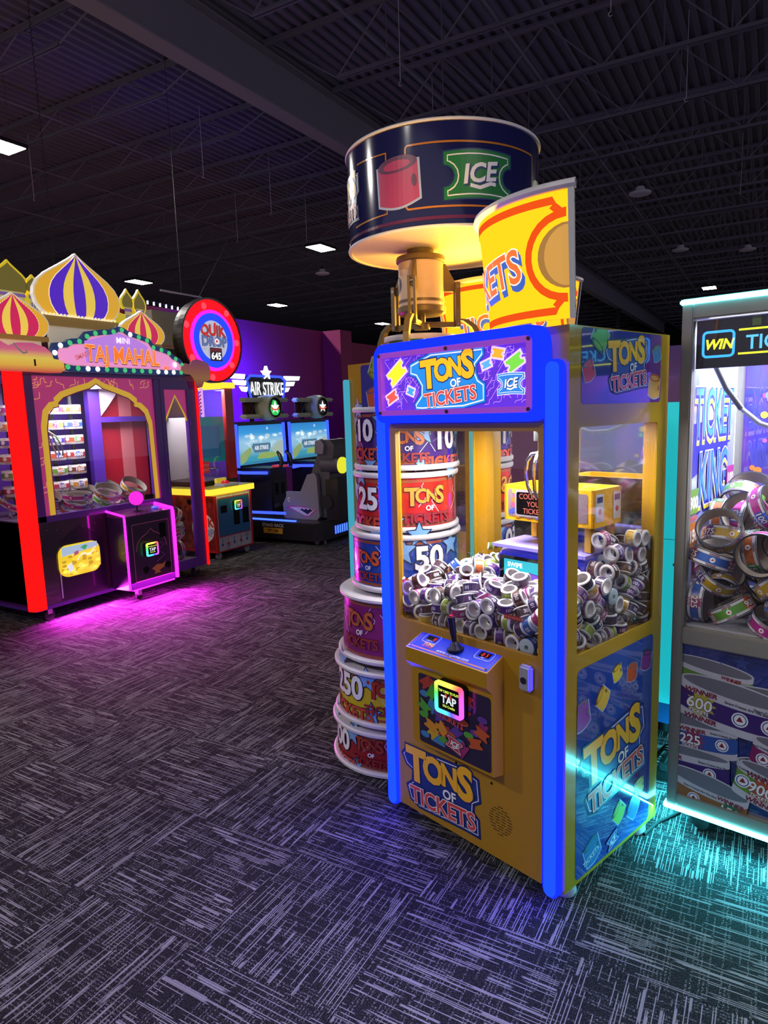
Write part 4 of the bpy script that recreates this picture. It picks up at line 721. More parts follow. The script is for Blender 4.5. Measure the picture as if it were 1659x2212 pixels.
DATA_T = '505,96,2146,122,-122,71,71;233,171,2271,30,-66,165,87;640,201,1784,15,-131,-150,16;218,192,2061,77,-19,13,-183;224,192,1944,19,76,-184,-13;557,197,1656,26,0,0,-198;327,189,1727,125,-43,-37,146;116,203,1749,92,-108,92,-108;487,356,2430,161,62,85,55;557,204,1941,13,-26,1,198;315,476,2352,152,79,-71,76;459,424,1867,10,-65,66,-177;209,856,2410,14,-7,-88,-179;209,1076,2462,55,-162,-99,-34;438,314,2122,132,78,97,84;236,615,1951,1,196,-42,-5;116,651,2277,141,11,-141,-11;211,362,2178,92,-24,47,169;447,574,2244,22,64,120,-145;383,640,1656,85,0,0,181;212,422,1758,122,-92,82,99;537,662,2033,180,-33,-23,79;240,701,2269,17,-139,-6,143;485,850,1749,123,133,-49,-70;209,849,1749,91,91,-108,108;588,727,2265,146,-42,127,27;1111,471,2253,28,-149,-128,-24;905,1090,2501,111,-75,-62,135;375,912,2033,74,-68,-173,-7;740,867,2364,33,-7,5,197;1129,882,2229,98,17,-172,25;639,248,2189,97,172,-9,-30;614,536,2491,138,99,-90,55;720,455,2159,115,33,-151,52;851,418,2332,33,145,61,-119;511,1007,2463,3,-188,67,-10;1095,855,2489,137,69,37,-123;708,1088,2541,127,51,-139,-42;1062,620,2547,155,-52,-40,-109;853,579,2399,153,-101,73,-31;211,1184,2140,17,-17,140,140;507,1089,2349,83,9,-5,-182;217,1031,2286,83,28,58,-170;1110,1087,2429,74,-3,6,186;1099,633,2396,38,104,158,-53;993,208,2327,11,-11,-141,-141;1111,395,2421,115,60,70,-135;641,756,2520,191,54,-4,28;868,96,2323,59,-59,-129,-129;978,519,2152,191,36,-9,47;843,195,2063,52,-52,-3,186;935,108,1749,87,96,-104,111;116,644,1749,74,121,74,121;648,636,1749,139,111,87,27;987,650,1656,0,-134,-149,0;544,1089,1751,68,124,68,124;886,979,2109,108,92,-108,-92;1127,189,1975,90,14,178,7;735,497,1752,4,-64,123,-144;1192,635,1749,137,-29,138,-37;211,1056,1656,33,0,0,197;680,994,2016,0,-69,188,0;1111,974,2016,153,0,0,-129;905,316,1656,0,-123,158,0;790,646,1942,188,-16,6,-66;1034,651,1861,137,34,137,34;116,1061,1863,140,-19,-140,19;614,1090,2128,0,-13,200,0;939,780,2182,133,86,93,-79;419,803,2185,7,163,-40,-108;214,960,2026,91,-40,58,-164;705,312,2456,171,92,-36,-29;215,651,2064,80,-5,2,-183;854,196,1939,4,51,-12,-193;1101,190,2129,46,154,91,77;1101,1090,2224,146,133,33,10;334,1103,1865,102,13,-132,110;1111,588,2058,37,-196,14,3;739,722,2153,134,3,139,52;1107,385,1848,65,-79,124,118;843,434,1862,3,68,-127,-139;909,1184,2111,68,-68,124,124;680,1017,2240,23,0,0,199;1111,96,2498,33,33,138,-138'
DATA_J = '-329,290,1541,97,0,0,175;-296,925,1541,189,0,0,67;-290,1440,1541,123,0,0,158;-292,2083,1541,10,0,0,200;-299,2659,1541,91,0,0,-178;-862,382,1541,173,0,0,-100;-838,907,1541,59,0,0,-191;-836,1552,1541,38,0,0,-196;-898,2057,1541,153,0,0,-129;-883,2665,1541,180,0,0,-88;-584,351,1834,166,-20,85,69;-289,990,1663,194,0,0,-49;-304,1574,1663,177,0,0,93;-323,2126,1663,80,0,0,183;-291,2623,1663,13,0,0,-200;-868,291,1663,28,0,0,-198;-893,963,1663,75,0,0,-185;-949,1460,1663,190,0,0,-62;-825,2062,1663,168,0,0,-109;-835,2630,1663,2,0,0,200;-543,608,1797,80,-87,-16,-161;-291,987,1785,137,0,0,145;-318,1627,1785,199,0,0,21;-299,2181,1785,199,0,0,15;-289,2679,1785,169,0,0,-107;-952,288,1785,194,0,0,-47;-896,964,1785,176,0,0,-95;-811,1522,1785,188,0,0,-68;-922,2106,1785,33,0,0,-197;-770,2833,1785,135,0,0,147'
# ================================================================ small ticket rolls heaped in the front crane
def dec(s): return [[float(q) for q in r.split(',')] for r in s.split(';')]
def posef(r): return Vector((r[0]/2000,r[1]/2000,r[2]/2000)), Quaternion((r[3]/200,r[4]/200,r[5]/200,r[6]/200)).normalized()
PAPER = mat('roll_paper','#dcd8da',.6); PAPER2 = mat('roll_paper_blue','#aebfca',.6)
SPEC = [('purple','#4a1f72','100'),('dark brown','#33201f','300'),('magenta','#9c2270','100'),('dark violet','#2c1c4a','10'),('yellow','#c9a21c','250'),('blue','#274f9e','25'),('brown','#4a2a2a','150'),('orange','#b8622a','50'),('green','#7a8f2a','10')]
roll_protos = []
for i, (cn, hx, num) in enumerate(SPEC):
    solid = i in (5,7); ri = .008 if solid else .0205; ro = .0285; h = .018
    b = MB(); pm = PAPER2 if solid else PAPER
    b.lathe([(ri,-h),(ro-.002,-h),(ro,-h+.0015),(ro,-h+.004),(ro-.001,-h+.0045),(ro-.001,h-.0045),(ro,h-.004),(ro,h-.0015),(ro-.002,h),(ri,h)],pm,n=20,closed=True)
    o = b.build('ticket_roll')
    A = Art(curved(0,0,0,ro-.0006,0),.0003); A.fr.step = .008; m = P_('small_band%d'%i,hx,0,.35,.3); w_ = P_('small_ink','#ddd8e4',0,.4); U = pi*(ro-.0006)
    A.poly(rect(-U,U,-h+.005,h-.005),m)
    for a in (-2.1,0,2.1):
        A.text(num,a*(ro-.0006),-.0058,.0165,w_,.03,k=2); A.line([((a+.7)*ro,-.009),((a+.95)*ro,-.002),((a+.85)*ro,.003),((a+1.15)*ro,.010)],.0011,P_('small_ink2%d'%(i%3),('#c06a3a','#b04a9a','#c0a04a')[i%3],0,.4),k=2)
    c = A.build('printed_band', o)
    roll_protos.append((o,c))
ROLLS = dec(DATA_A); rnd = random.Random(11); hidden = MB()
used = [0]*len(SPEC)
for n, r in enumerate(ROLLS):
    p, q = posef(r); k = rnd.choices(range(len(SPEC)),(5,4,3,5,2,1.5,3,1,1))[0]
    if n < 295:
        o, c = roll_protos[k]
        if used[k]: o = o.copy(); COL.objects.link(o); c = c.copy(); COL.objects.link(c); c.parent = o
        used[k] += 1
        o.rotation_mode = 'QUATERNION'; o.location = CM @ p; o.rotation_quaternion = CM.to_quaternion() @ q
        up_ = abs((q.to_matrix() @ Vector((0,0,1))).z); setp(o,'%s small ticket roll, %s %s band, %s of the crane heap, %s'%('standing' if up_ > .8 else ('lying' if up_ < .35 else 'leaning'),SPEC[k][0],SPEC[k][2],'left' if p.x < -.53 else ('middle' if p.x < -.25 else 'right'),'by glass' if p.y < .06 else ('on top' if p.z > .985 else 'lower down')),'ticket roll','small %s ticket rolls in the crane'%SPEC[k][0])
    else:
        T = Matrix.Translation(p) @ q.to_matrix().to_4x4(); hidden.lathe([(.02,-.018),(.028,-.018),(.028,.018),(.02,.018)],PAPER,n=12,closed=True,T=CM@T)
hidden.build('buried_ticket_rolls'); setp(bpy.data.objects['buried_ticket_rolls'],'ticket rolls buried deep in the crane heap','ticket rolls',kind='stuff')
# ================================================================ wide printed rings (silver and domed machines)
RSPEC = [('yellow','#b8962a','375','#4a2f8e'),('magenta','#b0308a','100','#2f5fc0'),('green','#5f9a3a','900','#c0452a'),('blue','#3a5fb0','225','#a03a6a'),('orange','#b8622f','150','#3f8a4a'),('purple','#5a2f8a','600','#c0b02a')]
KRAFT = mat('ring_inside','#9d9186',.7); RBAND = mat('ring_white','#dcdbe2',.35,coat=.3); REDGE = mat('ring_dark_edge','#1a1a24',.5)
def ring_proto(i, R, w, thick=.006):
    cn, hx, num, bc = RSPEC[i]; b = MB(); h = w/2
    b.lathe([(R-thick,-h),(R-thick,h)],KRAFT,n=40); b.lathe([(R,-h),(R,h)],RBAND,n=40); b.lathe([(R-thick,h),(R,h)],REDGE,n=40); b.lathe([(R-thick,-h),(R,-h)],REDGE,n=40)
    o = b.build('ticket_ring'); A = Art(curved(0,0,0,R+.0003,0),.0004); A.fr.step = R*.14; U = pi*R
    A.poly(rect(-U,U,-h*.52,h*.52),P_('rg%d'%i,hx,0,.3)); bm_ = P_('rgb%d'%i,bc,0,.3); W_ = P_('rg_w','#eceaf0',0,.3); K_ = P_('rg_k','#14141c',0,.3); Rd = P_('rg_r','#7a2030',0,.3)
    A.line([(-U,h*.9),(U,h*.9)],h*.1,K_,k=1); A.line([(-U,-h*.9),(U,-h*.9)],h*.1,K_,k=1)
    for a in (-2.09,0,2.09):
        u = a*R; A.poly(star(u,0,h*1.05,12,.7),bm_,k=2); A.text(num,u,-h*.36,h*1.1,K_,.06,k=3); A.text(num,u,-h*.36,h*1.1,W_,.02,k=4)
        A.text('TICKETS',u,-h*.72,h*.3,W_,.02,k=4)
        v = u+1.05*R; A.poly(circ(v,0,h*.33,n=14),W_,k=2); A.poly(star(v,0,h*.2,3,.5),P_('rg_logo','#b03030',0,.3),k=3)
        A.text('WINNER',v,h*.56,h*.32,Rd,.03,k=2); A.text('WINNER',v,-h*.80,h*.32,Rd,.03,k=2)
    c = A.build('printed_band', o); return o, c
def ring_pile(rows, R, w, T, label, group, zoff=0, weights=(4,6,2,2,3,1), seed=4, skip=None, jit=False):
    protos = {}; rn = random.Random(seed); qT = T.to_quaternion(); zs = sorted(posef(r)[0].z+zoff for r in rows)
    for r in rows:
        p, q = posef(r); p.z += zoff; k = rn.choices(range(6),weights)[0]
        if skip and skip(p): continue
        if jit and abs((q.to_matrix() @ Vector((0,0,1))).z) > .9: q = Quaternion(Vector((rn.uniform(-1,1),rn.uniform(-1,1),0)).normalized(),rn.uniform(.15,.5)) @ q; p = p+Vector((rn.uniform(-.02,.02),rn.uniform(-.01,.02),.004))
        if k not in protos: o, c = ring_proto(k,R,w); protos[k] = (o,c)
        else:
            o, c = protos[k]; o = o.copy(); COL.objects.link(o); c = c.copy(); COL.objects.link(c); c.parent = o
        o.rotation_mode = 'QUATERNION'; o.location = T @ p; o.rotation_quaternion = qT @ q
        up_ = abs((q.to_matrix() @ Vector((0,0,1))).z); st = 'flat-lying' if up_ > .85 else ('upright' if up_ < .4 else 'tilted'); hz = 'top' if p.z > zs[int(len(zs)*.66)] else ('bottom' if p.z < zs[len(zs)//3] else 'middle')
        setp(o, '%s %s ticket ring marked %s, %s of the heap %s'%(st,RSPEC[k][0],RSPEC[k][2],hz,label), 'ticket ring', group%RSPEC[k][0])
# ================================================================ silver machine on the right
TKR = radians(-11); TKM = Matrix.Translation((.235,.565,0)) @ Matrix.Rotation(TKR,4,'Z')
TK = thing('ring_crane','silver framed machine with a bright cyan edge full of big ticket rings','arcade machine',(.235,.565,0),TKR)
ALU = mat('aluminium_frame','#8f8d86',.38,.35); TEALED = led('cyan_edge_led',(.10,.85,.95),16.0); TW, TD = .98, .72
MB().rbox(-.006,.030,0,.05,.11,1.90,ALU,.004).build('corner_post', TK); MB().rbox(TW-.03,TW,0,.05,.11,1.90,ALU,.004).build('corner_post', TK)
for x in (-.006,TW-.036): MB().rbox(x,x+.036,TD-.04,TD,.11,1.90,ALU,.004).build('corner_post', TK)
MB().rbox(.03,TW-.03,0,.05,1.848,1.90,ALU,.004).build('top_rail', TK); MB().rbox(.03,TW-.03,0,.05,.735,.796,ALU,.004).build('mid_rail', TK); MB().rbox(.03,TW-.03,0,.05,.11,.165,ALU,.004).build('bottom_rail', TK)
MB().box(-.004,TW,.003,TD,1.90,1.915,ALU).build('roof', TK)
MB().rbox(-.012,TW,-.008,.008,1.896,1.912,TEALED,.004).build('top_light_strip', TK,'cyan light strip'); MB().rbox(-.014,TW,-.010,.006,.100,.116,TEALED,.004).build('bottom_light_strip', TK,'cyan light strip')
MB().box(.03,TW-.03,.02,.03,.165,.735,mat('cabinet_navy','#15225a',.4)).build('front_panel', TK)
MB().box(0,TW,.03,TD,.11,.12,ALU).build('underside', TK); MB().box(.0,.006,.05,TD-.04,.12,.80,ALU).build('side_skin', TK); MB().box(TW-.006,TW,.05,TD-.04,.12,.80,ALU).build('side_skin', TK)
MB().box(0,TW,.03,TD,.785,.80,mat('ring_bed','#b9bac4',.4)).build('ring_bed', TK)
MB().box(.03,TW-.03,.022,.026,.796,1.848,GLASS).build('front_glass', TK)
MB().box(.0,.008,.05,TD-.04,.80,1.90,mat('inner_white','#dfe2ee',.4)).build('inner_side_wall', TK)
MB().box(.0,TW,TD-.012,TD-.004,.80,1.90,poster_mat('far_room_backdrop','#241a5e','#3a2f94','#5a2f8e',.2,5)).build('back_wall', TK)
A = Art(front(0,0,TD-.014)); rn = random.Random(8)  # coloured dots paint in the lights of machines behind
for i in range(70):
    x = rn.uniform(.05,.55); z = rn.uniform(1.25,1.62); c = rn.choice(('#d8407a','#4fb04a','#e0c23a','#3a9ad8','#e07a2a','#9a4fd0')); A.poly(circ(x,z,rn.uniform(.008,.022),n=12),P_('cn'+c.strip('#'),c),k=1+i%5)
A.k = 7; A.poly(rect(.30,.36,1.62,1.69),P_('cn_w','#c9c9e0')); A.poly([(.33,1.66),(.42,1.72),(.50,1.74),(.42,1.69)],P_('cn_g','#8fd030')); A.build('far_lights_print', TK)
# side poster inside
PI_ = Art(flat(.009,.06,0,(0,1,0),(0,0,1)),.0005); PI_.poly(rect(.0,.60,.83,1.84),poster_mat('king_backdrop','#b9c0ee','#98a4e4','#d4d4f4',.3,4)); PI_.build('side_poster', TK)
PI_ = Art(flat(.0096,.06,0,(0,1,0),(0,0,1)),.0005); nb = P_('king_navy','#2a2fa8'); ny_ = P_('king_yellow','#e8d23a'); nw = P_('king_white','#f2f2fa'); nbl = P_('king_blue','#3f86e0'); nr = P_('king_red','#d8503a')
PI_.poly([(.02,1.30),(.50,1.40),(.52,1.52),(.02,1.50)],nb)
for t_, y_, z_, s_ in (('TICKET',.31,1.45,.25),('KING',.31,1.21,.26)):
    PI_.text(t_,y_,z_-.016,s_,nb,.075,0,.60); PI_.text(t_,y_,z_-.015,s_,ny_,.05,0,.60); PI_.text(t_,y_,z_,s_,nw,.055,0,.60); PI_.text(t_,y_,z_,s_,nb,.035,0,.60); PI_.text(t_,y_+.002,z_+.004,s_,nbl,.005,0,.60)
for t_, y_, z_, c_ in (('900',.07,1.20,'#6aa03a'),('150',.07,1.08,'#c0702f'),('225',.14,.98,'#b0308a'),('100',.52,1.25,'#b0308a'),('225',.50,1.05,'#7a4fc0')):
    PI_.poly(rect(y_-.05,y_+.05,z_-.02,z_+.07),P_('kp'+c_.strip('#'),c_)); PI_.text(t_,y_,z_,.06,nw,.04); PI_.text('WINNER',y_,z_-.045,.025,nr,.03)
PI_.build('side_poster_print', TK)
# header strip
HB = mat('header_black','#0d110c',.25); MB().box(.034,TW-.034,.030,.040,1.687,1.843,HB).build('header_strip', TK)
nbm = led('neon_blue',(.03,.32,1.0),2.0); nym = led('neon_yellow',(.75,.85,.03),1.7); nlm = led('neon_lightblue',(.10,.50,.95),1.5)
A = Art(front(0,0,.0298)); A.line(rrect(.056,.148,1.724,1.803,.012),.008,nbm,True,k=1); A.text('WIN',.102,1.748,.044,nym,.035,.25,.95,k=1); A.text('TICKETS',.295,1.741,.062,nlm,.015,0,.95,k=1)
for z in (1.803,1.728): A.line([(.162,z),(.62,z)],.006,nym,k=1)
A.text('WIN',.70,1.748,.044,nym,.035,.25,.95,k=1); A.build('header_lettering', TK)
A = Art(front(0,0,.0297)); A.poly(rect(.20,.225,1.812,1.843),P_('hs_green','#6a8a1f')); A.poly(rect(.24,.40,1.815,1.843),P_('hs_dark','#5a2f24')); A.build('header_reflection_panel', TK)
# hose
P = [(.062,.16,1.70),(.10,.16,1.62),(.15,.16,1.55),(.21,.15,1.50),(.28,.14,1.475),(.36,.13,1.47),(.44,.13,1.49)]
MB().tube(P[:3],.010,mat('hose_dark','#3f3f48',.4),n=10).tube(P[2:],.008,mat('hose_grey','#aeb0bc',.35),n=10).build('hose', TK)
MB().box(.06,TW-.06,.07,.12,1.835,1.846,led('ring_inner_led',(.85,.9,1.0),7)).build('inner_light', TK); MB().rbox(-.016,-.004,.0,TD,.100,.116,TEALED,.004).build('bottom_light_strip', TK,'cyan light strip')
lamp('ring_inner_lamp', TK, (.45,.35,1.84), .7, 34, (.84,.88,1.0), size_y=.5)
for x in (.10,TW-.1):
    for y in (.10,TD-.1):
        t_ = MB().lathe([(0,-.052),(.03,-.045),(.048,-.02),(.052,0),(.048,.02),(.03,.045),(0,.052)],mat('caster_dark','#1a2426',.3),n=22,T=Matrix.Translation((x,y,.052))@Matrix.Rotation(pi/2,4,'X')).build('caster', TK)
        MB().box(x-.03,x+.03,y-.025,y+.025,.095,.112,DARK).build('caster_plate', TK)
# printed base panel
A = Art(front(0,0,.0198)); A.poly(rect(.0305,TW-.0305,.1655,.7345),poster_mat('ring_poster_navy','#16266e','#1a2f80','#142058',.3)); A.poly(star(.22,.70,.028),P_('rp_star','#3a4a8e'),k=2); A.poly(star(.155,.68,.008),P_('rp_star','#3a4a8e'),k=2); A.build('base_poster', TK)
A = Art(front(0,0,.0194),.00012)
A.clip = (.0305,TW-.0305,.1655,.7345)
gw = P_('rp_white','#b9bac8'); gi = P_('rp_inside','#6a6a78'); gk = P_('rp_black','#14141e'); gr = P_('rp_red','#7a1f34'); gs = P_('rp_shadow','#8a8c9c')
def ringart(x, y, w, e, band, rot, col, burst, num, nx, logos=(), win=True, sub='TICKETS'):
    """drawn ring: open ellipse, white band with a coloured stripe"""
    c, s = cos(rot), sin(rot); at = lambda P: [(x+a*c-b_*s, y+a*s+b_*c) for a,b_ in P]; n = 20
    arc = lambda dy: [(-w/2*cos(pi*i/n), -e*sin(pi*i/n)+dy) for i in range(n+1)]
    A.poly(at(circ(0,0,w/2,e,32)),gw); A.poly(at(circ(0,-.002,w/2-.006,e*.9,32)),gi)
    st = lambda f0,f1: at(arc(-band*f0))+at(arc(-band*f1))[::-1]
    def strip(f0, f1, m, k=None):
        a0_, a1_ = at(arc(-band*f0)), at(arc(-band*f1)); V = a0_+a1_; A.put(V,[(i,i+1,n+2+i,n+1+i) for i in range(n)],m,k)
    strip(0,1,gw); strip(.24,.78,P_('rp_'+col.strip('#'),col))
    th = lambda u_: -e*sqrt(max(0,1-(2*u_/w)**2))-band*.5
    p0 = at([(nx,th(nx))])[0]
    if burst: A.poly(star(p0[0]+.008,p0[1],band*.42,12,.62),P_('rpb_'+burst.strip('#'),burst))
    A.text(num,p0[0],p0[1]-band*.14,band*.46,gk,.05,0,1,rot); A.text(num,p0[0],p0[1]-band*.14,band*.46,P_('rp_num','#e6e6ea'),.02,0,1,rot); A.text(sub,p0[0],p0[1]-band*.27,band*.14,gk,.08,0,1,rot); A.text(sub,p0[0],p0[1]-band*.27,band*.14,P_('rp_num','#e6e6ea'),.03,0,1,rot)
    if win:
        A.text('WINNER',p0[0]+.005,p0[1]+band*.30,band*.19,gr,.04,.1,1.15,rot); A.text('WINNER',p0[0]+.005,p0[1]-band*.48,band*.19,gr,.04,.1,1.15,rot)
    for lx in logos:
        p1 = at([(lx,th(lx))])[0]; A.poly(circ(p1[0],p1[1],band*.21,n=18),P_('rp_num','#e6e6ea')); A.line(circ(p1[0],p1[1],band*.16,n=18),band*.03,P_('rp_lb','#2f4f9e'),True); A.poly(star(p1[0],p1[1],band*.10,3,.55),gr)
        A.text('Smart Cranes Are The Best',p1[0]+.02,p1[1]+band*.32,band*.10,gk,.02,0,1,rot)
ringart(.13,.668,.26,.022,.075,-.10,'#5f8a3a','#c0452a','300',.06)
ringart(.02,.600,.30,.02,.10,-.02,'#a89a2a','','100',-.08)
ringart(.33,.605,.30,.025,.10,-.02,'#b0602a','#4f8a3a','150',.05,(-.05,))
ringart(.40,.36,.36,.03,.11,.02,'#8a8a2a','','75',-.1)
ringart(.06,.455,.32,.022,.105,.02,'#2f4f9e','#8a2f5a','225',.005,(.11,))
ringart(.205,.595,.35,.03,.125,-.12,'#3a1f6a','#a8a03a','600',-.105,(.03,.12))
ringart(.02,.335,.36,.018,.105,.02,'#3a1f6a','#a8a03a','600',-.03,(.115,))
ringart(.38,.44,.22,.02,.105,-.15,'#7a1f5a','','5',-.02,(-.07,))
ringart(.13,.240,.28,.03,.10,-.16,'#8a5a2f','#2f6a4a','150',.085,(-.03,))
ringart(.36,.335,.26,.02,.115,-.20,'#5f8a2f','#a84a2a','900',-.05,(-.105,))
A.build('ring_poster_print', TK)
ring_pile(dec(DATA_T),.075,.054,TKM,'in the silver machine','%s ticket rings in the silver machine',.0,skip=lambda p: p.x > .60, jit=True)

lamp('edge_lamp', TK, (.45,-.02,.098), 1.0, 10, (.05,.85,1.0), rot=(-.85,0,0), size_y=.015); lamp('edge_lamp', TK, (-.018,.36,.098), .015, 6, (.05,.85,1.0), rot=(0,.5,0), size_y=.7)
# ================================================================ domed machine on the left (local y, z as in the world; front at x = 0, facing +x)
DX = -4.42
DM = thing('domed_crane','purple domed crane machine with red lit corner and a pink lit console','arcade machine',(DX,0,0))
PF = mat('purple_frame','#56268a',.35,coat=.4); MAROON = poster_mat('maroon_panel','#2a0f2e','#3a1230','#1f0c28',.3,2.5); RED_LED = led('red_led',(1.0,.004,.004),2.0); PINK_LED = led('magenta_led',(1.0,.012,.85),4.5)
Ef = lambda x=0: east(0,0,x)
D = -.95
# shell
MB().box(D,-.01,1.14,2.46,.115,.80,MAROON).build('base_cabinet', DM); MB().box(D,0,1.10,2.96,.105,.135,PF).build('bottom_rail', DM)
MB().box(D,0,1.10,2.96,1.937,1.975,PF).build('top_rail', DM); MB().box(-.05,0,1.20,1.268,.80,1.94,PF).build('post', DM); MB().box(-.05,0,2.445,2.51,.13,1.94,PF).build('post', DM)
MB().box(-.05,0,1.20,2.45,.795,.845,PF).build('window_sill', DM)
b = MB(); b.ringprism(rrect(2.51,2.95,.13,1.935,.004,3),rrect(2.555,2.835,.20,1.845,.006,3),-.04,.004,PF,Ef()); b.build('side_door', DM)
MB().box(-.022,-.018,2.55,2.84,.19,1.85,GLASS).build('door_glass', DM); MB().box(-.03,-.026,1.265,2.45,.84,1.94,GLASS).build('front_glass', DM)
b = MB(); b.rbox(.004,.014,2.520,2.532,.95,1.10,CHROME,.003); b.cyl((.004,2.524,.90),(.014,2.524,.90),.012,CHROME,n=14); b.build('door_lock', DM)
b = MB(); b.rbox(.002,.020,2.845,2.86,1.50,1.60,PF,.003); b.build('hinge', DM)
MB().box(D,D+.02,1.14,2.955,.13,1.94,mat('inner_purple','#4a2488',.4)).build('back_wall', DM); MB().box(D+.02,-.02,2.935,2.955,.13,1.94,GLASS).build('end_glass', DM)
MB().box(D,-.02,1.14,1.16,.115,.80,MAROON).build('end_panel', DM); MB().box(D+.05,-.08,1.142,1.146,.80,1.94,GLASS).build('end_glass', DM); MB().box(D,D+.05,1.12,1.16,.80,1.94,PF).build('post', DM)
MB().box(D,-.02,2.46,2.95,.13,.16,mat('inner_bed','#4a3a58',.5)).build('door_floor', DM); MB().box(D,-.02,1.14,2.46,.79,.81,mat('inner_bed','#4a3a58',.5)).build('ring_bed', DM)
# red light columns
b = MB(); b.lathe([(.068,.118),(.068,1.965)],RED_LED,(-.035,1.138,0),n=20,a0=-pi*.75,a1=pi*.5); b.lathe([(0,1.965),(.068,1.965)],RED_LED,(-.035,1.138,0),n=20,a0=-pi*.75,a1=pi*.5); b.build('corner_light', DM,'red lit corner column')
MB().rbox(.0,.022,2.945,2.972,.095,1.95,RED_LED,.006).build('edge_light', DM,'thin red light strip')
# arch surround printed on the glass
pk = lit('arch_pink','#b03a76',.55); gd = lit('arch_gold','#d8b038',.6); pkl = lit('arch_line','#e0a060',.6)
inner = [(1.345,.845),(1.345,1.55),(1.37,1.66),(1.42,1.71),(1.47,1.72),(1.47,1.75),(1.52,1.79),(1.66,1.835),(1.78,1.865),(1.85,1.905),(1.92,1.865),(2.04,1.83),(2.18,1.785),(2.24,1.745),(2.24,1.71),(2.29,1.70),(2.35,1.65),(2.385,1.55),(2.40,.845)]
def ring_strip(A, inn, out, m, k): A.put(inn+out,[(i,i+1,len(inn)+i+1,len(inn)+i) for i in range(len(inn)-1)],m,k)
outer = [(1.268,z) if y < 1.36 else ((2.447,z) if y > 2.36 else (y,1.937)) for y,z in inner]
outer = [(1.268,.845),(1.268,1.55),(1.268,1.70),(1.268,1.85),(1.268,1.937),(1.35,1.937),(1.45,1.937),(1.60,1.937),(1.75,1.937),(1.85,1.937),(1.95,1.937),(2.10,1.937),(2.25,1.937),(2.36,1.937),(2.447,1.937),(2.447,1.85),(2.447,1.70),(2.447,1.55),(2.447,.845)]
A = Art(Ef(-.024),.0008); ring_strip(A,inner,outer,pk,1); A.k = 2
squiggles(A,1.28,1.335,.87,1.9,.05,.006,pkl,5); A.k = 2; squiggles(A,1.29,2.43,1.84,1.93,.05,.006,pkl,6); A.k = 2; squiggles(A,2.405,2.44,.87,1.9,.05,.006,pkl,7); A.k = 3
A.line(inner,.055,gd,k=3); A.line([(1.87+(y-1.87)*.952,z-.022) for y,z in inner],.009,lit('arch_edge','#6a2050',.4),k=4); A.build('arch_surround', DM)
A = Art(Ef(-.016),.0008); A.put([(2.555,1.55),(2.555,1.845),(2.835,1.845),(2.835,1.55),(2.80,1.62),(2.70,1.79),(2.60,1.62)],[(0,1,6),(1,5,6),(1,2,5),(2,4,5),(2,3,4)],pk); A.line([(2.56,1.55),(2.60,1.62),(2.70,1.79),(2.80,1.62),(2.83,1.55)],.02,gd); A.build('door_arch', DM)
# inside: back frame, curtain, lamp
b = MB(); b.box(-.62,-.56,2.16,2.28,.81,1.90,mat('inner_post','#5a30a8',.35)); b.build('inner_post', DM); b = MB(); b.box(-.60,-.56,2.28,2.90,1.56,1.61,mat('inner_post','#5a30a8',.35)); b.build('inner_rail', DM); b = MB(); b.box(-.62,-.56,2.86,2.92,.81,1.90,mat('inner_post','#5a30a8',.35)); b.build('inner_post', DM)
MB().box(-.66,-.64,2.28,2.55,.81,1.90,mat('red_reflection_panel','#b81f34',.35)).build('red_reflection_panel', DM); MB().box(-.66,-.64,2.55,2.70,.81,1.90,mat('pink_panel','#d87a80',.4)).build('pink_panel', DM); MB().box(-.66,-.64,2.70,2.86,.81,1.90,mat('red_reflection_panel','#b81f34',.35)).build('red_reflection_panel', DM)  # red panels stand in for the neighbouring game's red reflection
A = Art(Ef(-.555),.001); A.poly([(2.28,1.62),(2.28,1.90),(2.52,1.90),(2.45,1.80),(2.36,1.70)],P_('curtain_white','#cfc6d4')); A.poly([(2.52,1.90),(2.86,1.90),(2.86,1.64),(2.70,1.72),(2.60,1.80)],P_('curtain_white','#cfc6d4')); A.build('curtain', DM)
MB().box(-.40,-.15,1.45,2.10,1.86,1.90,led('dome_inner_led',(.95,.95,1.0),5)).build('inner_light', DM); lamp('dome_inner_lamp', DM, (-.30,1.85,1.85), .3, 26, (.95,.93,1.0), size_y=1.0)
b = MB(); b.tube([(-.25,1.40,1.80),(-.25,1.40,1.45),(-.25,1.41,1.42),(-.25,1.48,1.44)],.012,DARK,n=8); b.build('claw_rod', DM)
for s in (-1,0,1): MB().tube([(-.25,1.50,1.52),(-.25+.05*s,1.56,1.46),(-.25+.06*s,1.60,1.36),(-.25+.04*s,1.61,1.30)],.006,STEEL,n=6).build('claw_finger', DM)
